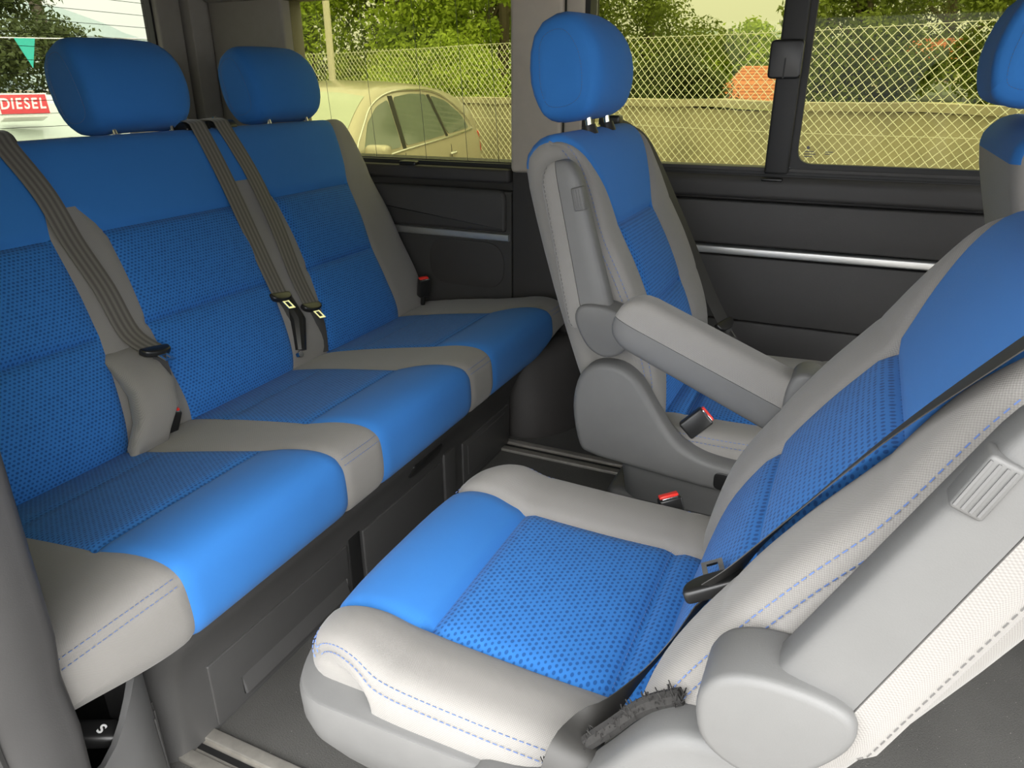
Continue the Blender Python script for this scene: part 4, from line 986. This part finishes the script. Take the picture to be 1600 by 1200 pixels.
# ---- houses with tiled roofs
M['tile'] = plain('orange_roof_tile', (0.55, 0.20, 0.09), 0.85, var=0.2, scale=8)
M['house'] = plain('pale_render', (0.62, 0.60, 0.52), 0.9, var=0.06, scale=2)
M['brickw'] = plain('orange_block_wall', (0.55, 0.24, 0.12), 0.9, var=0.15, scale=5)
M['winglass'] = plain('dark_window', (0.04, 0.05, 0.06), 0.1)
def house(nm, label, x, y, z, rz, L, D, h, rise, mat='house', wins=3, hip=0.0, group=None):
    t = thing(nm, label, 'house', (x, y, z), rz, group)
    MB().box(-L/2, L/2, -D/2, D/2, -0.5, h, 0.01).build('walls', M[mat], t)
    e = 0.35; nrow = 9
    rf = None
    for sg in (-1, 1):
        m = MB()
        for k in range(nrow):
            f0, f1 = k/nrow, (k+1)/nrow
            y0, y1 = sg*(D/2+e)*(1-f0), sg*(D/2+e)*(1-f1); z0, z1 = h-0.1+(rise+0.1)*f0, h-0.1+(rise+0.1)*f1
            xl0 = (L/2+e)*(1-hip*f0); xl1 = (L/2+e)*(1-hip*f1)
            a = [(-xl0, y0, z0+0.05), (xl0, y0, z0+0.05), (xl1, y1, z1), (-xl1, y1, z1), (-xl0, y0, z0-0.03), (xl0, y0, z0-0.03), (xl1, y1, z1-0.08), (-xl1, y1, z1-0.08)]
            m.add(a, [(0, 1, 2, 3), (4, 7, 6, 5), (0, 4, 5, 1), (1, 5, 6, 2), (2, 6, 7, 3), (3, 7, 4, 0)])
        m.build('roof', M['tile'], t, smooth=False)
    if hip:
        for sg in (-1, 1):
            q = L/2+e; m = MB(); m.add([(sg*q, -D/2-e, h-0.08), (sg*q, D/2+e, h-0.08), (sg*q*(1-hip), 0, h+rise)], [(0, 1, 2)]); m.build('hip_roof', M['tile'], t, smooth=False)
    else:
        for sg in (-1, 1):
            q = sg*L/2; m = MB(); m.add([(q, -D/2, h), (q, D/2, h), (q, 0, h+rise-0.1)], [(0, 1, 2)]); m.build('gable', M[mat], t, smooth=False)
    for k in range(wins):
        xw = -L/2 + L*(k+0.5)/wins; f = MB().box(xw-0.45, xw+0.45, -D/2-0.04, -D/2+0.02, h*0.4, h*0.85, 0.01).build('window', M['house'], t)
        MB().box(xw-0.38, xw+0.38, -D/2-0.06, -D/2-0.03, h*0.44, h*0.81).build('pane', M['winglass'], f, smooth=False)
    return t
house('tiled_house', 'low house with wide orange tiled roof left of the window post', -4.4, 29.5, -0.65, 0.25, 3.0, 4.0, 0.75, 0.85, wins=3)
house('tiled_house', 'taller house with hipped orange roof close to the window post', -4.1, 35.0, -0.5, 0.2, 3.2, 4.5, 1.15, 0.95, wins=3, hip=0.4)
house('tiled_house', 'small house with steep orange roof showing one slope, far left', -5.35, 25.3, -0.6, 1.2, 1.6, 2.4, 0.45, 0.75, wins=1)
house('brick_house', 'orange block house between dark trees right of the window post', -0.2, 40.0, -0.5, 0.1, 2.0, 2.5, 2.4, 0.35, 'brickw', 2)
house('brick_house', 'orange house with a white gable wall behind the parked car', 2.05, 44.0, -0.4, 0.15, 2.6, 3.0, 2.4, 0.9, 'house', 2)
# ---- hills
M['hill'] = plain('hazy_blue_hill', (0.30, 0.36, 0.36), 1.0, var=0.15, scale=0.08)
def hill(label, x, y, L, D, H, rz, seed):
    rs = np.random.RandomState(seed); V = []; F = []; n, m = 60, 10
    ph = rs.rand(6)*6
    for i in range(n+1):
        u = i/n*2-1; ridge = H*(1-0.5*u*u)*(1+0.08*math.sin(7*u+ph[0])+0.05*math.sin(17*u+ph[1])+0.04*math.sin(41*u+ph[2]))
        for j in range(m+1):
            v = j/m*2-1; V.append((u*L, v*D, ridge*math.cos(v*PI/2)**1.2*(1 if abs(v) < 0.99 else 0)))
    for i in range(n):
        for j in range(m): a = i*(m+1)+j; F.append((a, a+m+1, a+m+2, a+1))
    o = mesh_obj('hill', V, F, M['hill']); o.location = (x, y, GZ); o.rotation_euler = (0, 0, rz); tag(o, label, 'hill', None); return o
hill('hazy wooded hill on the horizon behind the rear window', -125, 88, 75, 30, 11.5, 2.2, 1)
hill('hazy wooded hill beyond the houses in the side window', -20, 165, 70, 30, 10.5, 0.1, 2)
# ---- cars
def car(nm, label, x, y, rz, paint, H=1.68, L=4.52, W_=1.82, kind='suv', detail=True):
    t = thing(nm, label, 'car', (x, y, GZ), rz)
    k = H/1.68; lx = L/4.52
    tp = [(-2.26, 0.55), (-2.25, 0.80), (-2.20, 1.02), (-2.10, 1.22), (-1.95, 1.40), (-1.75, 1.525), (-1.45, 1.60), (-1.0, 1.655), (-0.5, 1.68), (-0.1, 1.67), (0.25, 1.60), (0.55, 1.46), (0.85, 1.27), (1.08, 1.125), (1.25, 1.075), (1.7, 1.00), (2.05, 0.91), (2.20, 0.78), (2.26, 0.55)]
    if kind == 'hatch': tp = [(-2.26, 0.50), (-2.22, 0.85), (-2.12, 1.05), (-1.95, 1.22), (-1.7, 1.42), (-1.3, 1.58), (-0.7, 1.66), (-0.2, 1.68), (0.15, 1.62), (0.5, 1.45), (0.85, 1.25), (1.12, 1.08), (1.3, 1.02), (1.75, 0.95), (2.08, 0.86), (2.2, 0.72), (2.26, 0.5)]
    tp = smooth_loop([(a*lx, b*k) for a, b in tp], 3, False); belt = 1.03*k; hw = W_/2
    def Y(z):
        zz = z/k
        if zz < 0.62: return hw*(0.965+0.035*sm(np.array((zz-0.25)/0.37)).item())
        if zz < 1.03: return hw*(1.0-0.02*((zz-0.62)/0.41)**2)
        return hw*0.98 - (zz-1.03)*0.36*hw
    R = []
    for x_, zt in tp:
        end = min(1.0, max(0.0, (2.26*lx-abs(x_))/0.30)); nf = 0.80+0.20*math.sqrt(end)
        zs = [0.25*k, 0.45*k, 0.62*k, 0.82*k, 1.03*k]
        half = [(Y(z)*nf, min(z, zt-0.05)) for z in zs]
        z1 = max(zt-0.06, 0.55*k)
        half += [(Y(max(zt-0.06, 0.3))*nf, z1) if z1 > belt else (Y(z1)*nf-0.01, z1)]
        yt = Y(max(zt-0.06, 0.3))*nf
        half += [(yt-0.05, zt-0.018), (yt-0.14, zt), (yt*0.45, zt+0.018), (0, zt+0.024)]
        ring = [(x_, a, b) for a, b in half] + [(x_, -a, b) for a, b in half[-2::-1]]
        R.append(ring)
    body = MB().rings(R).build('body', M[paint], t, angle=45)
    def side_panel(nm, pts, sg, mat, par, off=0.006, rad=0.05):
        P = round_poly([(a*lx, b*k) for a, b in pts], rad, 5); m = MB()
        nfx = lambda a: 0.80+0.20*math.sqrt(min(1.0, max(0.0, (2.26*lx-abs(a))/0.30)))
        V = [(a, sg*(Y(b)*nfx(a)+off), b) for a, b in P] + [(a, sg*(Y(b)*nfx(a)-0.01), b) for a, b in P]; n = len(P)
        m.add(V, [tuple(range(n))] + [(i, (i+1) % n, n+(i+1) % n, n+i) for i in range(n)]); return m.build(nm, M[mat], par, smooth=False), P
    wn = [[(0.80, 1.07), (0.06, 1.09), (0.02, 1.53), (0.28, 1.47), (0.55, 1.33)], [(-0.04, 1.095), (-1.02, 1.135), (-0.86, 1.56), (-0.5, 1.575), (-0.1, 1.545)], [(-1.10, 1.14), (-1.74, 1.175), (-1.62, 1.33), (-1.30, 1.49), (-0.95, 1.55)]]
    if kind == 'hatch': wn = [[(0.80, 1.06), (0.0, 1.08), (-0.04, 1.53), (0.22, 1.48), (0.5, 1.32)], [(-0.12, 1.08), (-1.05, 1.10), (-1.0, 1.50), (-0.6, 1.55), (-0.16, 1.54)], [(-1.14, 1.11), (-1.6, 1.15), (-1.45, 1.34), (-1.1, 1.48)]]
    for sg in (-1, 1):
        for q in wn: side_panel('side_window', q, sg, 'car_glass', t, 0.006, 0.06)
        if detail:
            line = smooth_loop([(0.92*lx, 1.035*k), (0.58*lx, 1.36*k), (0.3*lx, 1.51*k), (-0.1*lx, 1.595*k), (-0.6*lx, 1.61*k), (-1.05*lx, 1.585*k), (-1.4*lx, 1.49*k), (-1.7*lx, 1.33*k), (-1.82*lx, 1.19*k), (-1.74*lx, 1.145*k), (-1.0*lx, 1.105*k), (0.0, 1.06*k)], 4)
            MB().tube([(a, sg*(Y(b)+0.006), b) for a, b in line+[line[0]]], 0.010, 6).build('window_chrome', M['chrome'], t)
            side_panel('door_pillar', [(0.04, 1.07), (-0.03, 1.07), (-0.09, 1.56), (0.0, 1.56)], sg, 'black', t, 0.004, 0.005)
            side_panel('door_pillar', [(-1.03, 1.12), (-1.09, 1.12), (-0.94, 1.56), (-0.87, 1.56)], sg, 'black', t, 0.004, 0.005)
        for xh in (-0.20, -1.12): MB().tube([((xh-0.09)*lx, sg*(Y(.93*k)+0.012), 0.93*k), (xh*lx, sg*(Y(.94*k)+0.035), 0.945*k), ((xh+0.09)*lx, sg*(Y(.93*k)+0.012), 0.93*k)], [0.012, 0.018, 0.012], 8).build('door_handle', M['chrome'], t)
        for xd in (0.02, -1.10, 0.98): MB().tube([(xd*lx, sg*(Y(z)+0.0005), z) for z in np.linspace(0.35*k, 1.03*k, 8)], 0.004, 5).build('door_gap', M['rubber'], t)
        mr = MB().box(-0.07, 0.07, -0.11, 0.11, -0.075, 0.075, 0.045, Matrix.Translation((0.78*lx, sg*(hw+0.10), 1.09*k))).build('door_mirror', M[paint], t)
        MB().box(-0.075, -0.066, -0.09, 0.09, -0.055, 0.055, 0.0, Matrix.Translation((0.78*lx, sg*(hw+0.10), 1.09*k))).build('mirror_glass', M['chrome'], mr)
        for xw in (1.40, -1.33):
            c_ = (xw*lx, sg*(hw-0.10)); wh = MB()
            wh.prism([(c_[0]+0.345*math.cos(a*PI/16), 0.345+0.345*math.sin(a*PI/16)) for a in range(32)], c_[1]-sg*0.11, c_[1]+sg*0.115, 0.03); wo = wh.build('wheel', M['rubber'], t)
            MB().prism([(c_[0]+0.22*math.cos(a*PI/12), 0.345+0.22*math.sin(a*PI/12)) for a in range(24)], c_[1]+sg*0.10, c_[1]+sg*0.122, 0.01).build('wheel_rim', M['silver'], wo)
        side_panel('tail_lamp', [(-2.10, 0.88), (-2.20, 0.88), (-2.13, 1.12), (-2.02, 1.12)], sg, 'red', t, 0.012, 0.02)
        side_panel('head_lamp', [(2.10, 0.70), (1.80, 0.74), (1.78, 0.88), (2.02, 0.85)], sg, 'chrome', t, 0.010, 0.03)
    # windscreen and rear screen as curved panes on the body
    def screen(nm, x0, z0, x1, z1):
        V = []; n = 8
        for i in range(n+1):
            f = i/n; xx = (x0+(x1-x0)*f)*lx; zt = np.interp(xx, [p[0] for p in tp], [p[1] for p in tp])
            wd = Y(max(zt-0.06, 0.3))*0.90
            for j in range(7):
                a = j/6*2-1; V.append((xx + 0.01*np.sign(x0), a*wd, zt + 0.034 - 0.045*abs(a)**2.5))
        MB().add(V, [(i*7+j, i*7+j+1, i*7+j+8, i*7+j+7) for i in range(n) for j in range(6)]).build(nm, M['car_screen'], t)
    screen('windscreen', 0.98, 0, 0.32, 0); screen('rear_screen', -2.06, 0, -1.72, 0)
    return t
M['beige_paint'] = plain('champagne_paint', (0.46, 0.42, 0.34), 0.28, 0.25, var=0.02, coat=0.6)
M['grey_paint'] = plain('pale_silver_paint', (0.50, 0.51, 0.50), 0.28, 0.25, var=0.02, coat=0.6)
M['dark_paint'] = plain('dark_grey_paint', (0.10, 0.11, 0.11), 0.25, 0.2, var=0.02, coat=0.6)
car('parked_car', 'champagne beige five door car parked outside the rear side window', -4.90, 6.15, -PI/2+0.11, 'beige_paint', H=1.62)
dc = car('parked_car', 'pale silver car with a red sale sign, behind the rear window', -8.9, 5.75, -0.12, 'grey_paint', H=1.50, L=4.2, W_=1.72, kind='hatch')
car('parked_car', 'dark grey car parked on the lawn by the trees, right', 1.38, 33.5, PI*0.92, 'dark_paint', H=1.45, L=4.3, kind='hatch', detail=False).location.z = -0.45
# sale sign
sg_ = thing('price_sign', 'red rectangular sign reading DIESEL on the silver car roof', 'sign', (-8.02, 5.24, 0.70))
sg_.rotation_euler = (0, math.radians(-12), math.radians(-20))
M['sign_red'] = plain('sign_red', (0.62, 0.05, 0.06), 0.5); M['sign_white'] = plain('sign_white', (0.82, 0.80, 0.76), 0.5)
bd = MB().box(-0.012, 0.0, -0.235, 0.235, 0.0, 0.215, 0.003).build('board', M['sign_white'], sg_)
MB().box(-0.002, 0.003, -0.222, 0.222, 0.013, 0.202, 0.001).build('red_face', M['sign_red'], bd)
letters(bd, 'DIESEL', 0.150, (0.004, 0, 0.108), (PI/2, 0, PI/2), M['sign_white'], 'letter', 0.80, 0.15)
#, 'FONT'); tx.body = 'DIESEL'; tx.size = 0.145; tx.align_x = 'CENTER'; tx.align_y = 'CENTER'; tx.extrude = 0.001; tx.shear = 0.15; tx.offset = 0.003
#, tx); tm.data.materials.append(M['sign_white']); link(tm, bd); tm.location = (0.004, 0, 0.11); tm.rotation_euler = (PI/2, 0, PI/2); tm.scale = (0.8, 1, 1)
MB().box(-0.25, -0.01, -0.20, 0.20, -0.02, 0.0, 0.004).build('sign_foot', M['sign_white'], sg_)
# ---- poles and bunting
pl = MB().tube([(0, 0, 0), (0, 0, 4.2)], [0.055, 0.045], 10); o = pl.build('flag_pole', plain('pale_pole', (0.62, 0.58, 0.50), 0.6)); o.location = (-7.05, 9.15, GZ); tag(o, 'thin pale pole in front of the fence holding the bunting', 'pole')
pl = MB().tube([(0, 0, 0), (-0.1, 0.1, 3), (-0.55, 0.15, 6.5)], [0.17, 0.15, 0.12], 10); o = pl.build('utility_pole', M['bark']); o.location = (-19.0, 13.3, GZ); tag(o, 'dark leaning utility pole seen through the rear window', 'pole')
cols = {'blue': (0.03, 0.20, 0.55), 'white': (0.75, 0.75, 0.72), 'teal': (0.03, 0.42, 0.33), 'pink': (0.70, 0.25, 0.25), 'sky': (0.15, 0.45, 0.62)}
for k, c in cols.items(): M['flag_'+k] = plain('flag_'+k, c, 0.7)
def bunting(label, A, B, n, seq, sag, sc=1.0):
    A, B = np.array(A, float), np.array(B, float); t = thing('bunting', label, 'bunting', tuple(A))
    f = lambda u: (B-A)*u + np.array([0, 0, -sag*4*u*(1-u)])
    MB().tube([tuple(f(u)) for u in np.linspace(0, 1, 24)], 0.006, 5).build('string', M['sign_white'], t)
    d = (B-A)/np.linalg.norm(B-A)
    for k in range(n):
        c = f((k+0.5)/n); w_ = 0.11*sc; m = MB(); tw = 0.05*math.sin(k*2.3)
        up_ = np.array([0, 0, -0.32*sc]); sd = np.array([d[1], -d[0], 0])*0.004
        a0, a1, a2 = c-d*w_, c+d*w_, c+up_+d*0.03+np.array([d[1], -d[0], 0])*tw
        m.add([a0-sd, a1-sd, a2-sd, a0+sd, a1+sd, a2+sd], [(0, 1, 2), (3, 5, 4), (0, 3, 4, 1), (1, 4, 5, 2), (2, 5, 3, 0)]); m.build('flag', M['flag_'+seq[k % len(seq)]], t, smooth=False)
    return t
bunting('string of small flags across the rear window view', (-10.5, 4.9, 1.55), (-8.0, 6.95, 1.50), 6, ['white', 'white', 'blue', 'teal', 'white'], 0.03)
bunting('string of crumpled pale flags running from the pale pole', (-10.6, 9.1, 2.25), (-7.08, 9.1, 2.32), 14, ['white', 'sky', 'pink', 'sky', 'white', 'teal'], 0.03, 0.6)
# rear fence seen through the rear window
rf = thing('chain_link_fence', 'farther chain link fence seen low through the rear window', 'fence', (-13.2, 4.0, GZ))
d2 = np.array([-0.2, 1.0]); d2 /= np.linalg.norm(d2)
chainlink(rf, (0, 0), d2, 5.0, 0.02, 1.75, 0.06, 0.005, M['post'])
for s in (0.2, 4.8): MB().box(d2[0]*s-0.04, d2[0]*s+0.04, d2[1]*s-0.04, d2[1]*s+0.04, 0, 1.9, 0.008).build('fence_post', M['post'], rf)
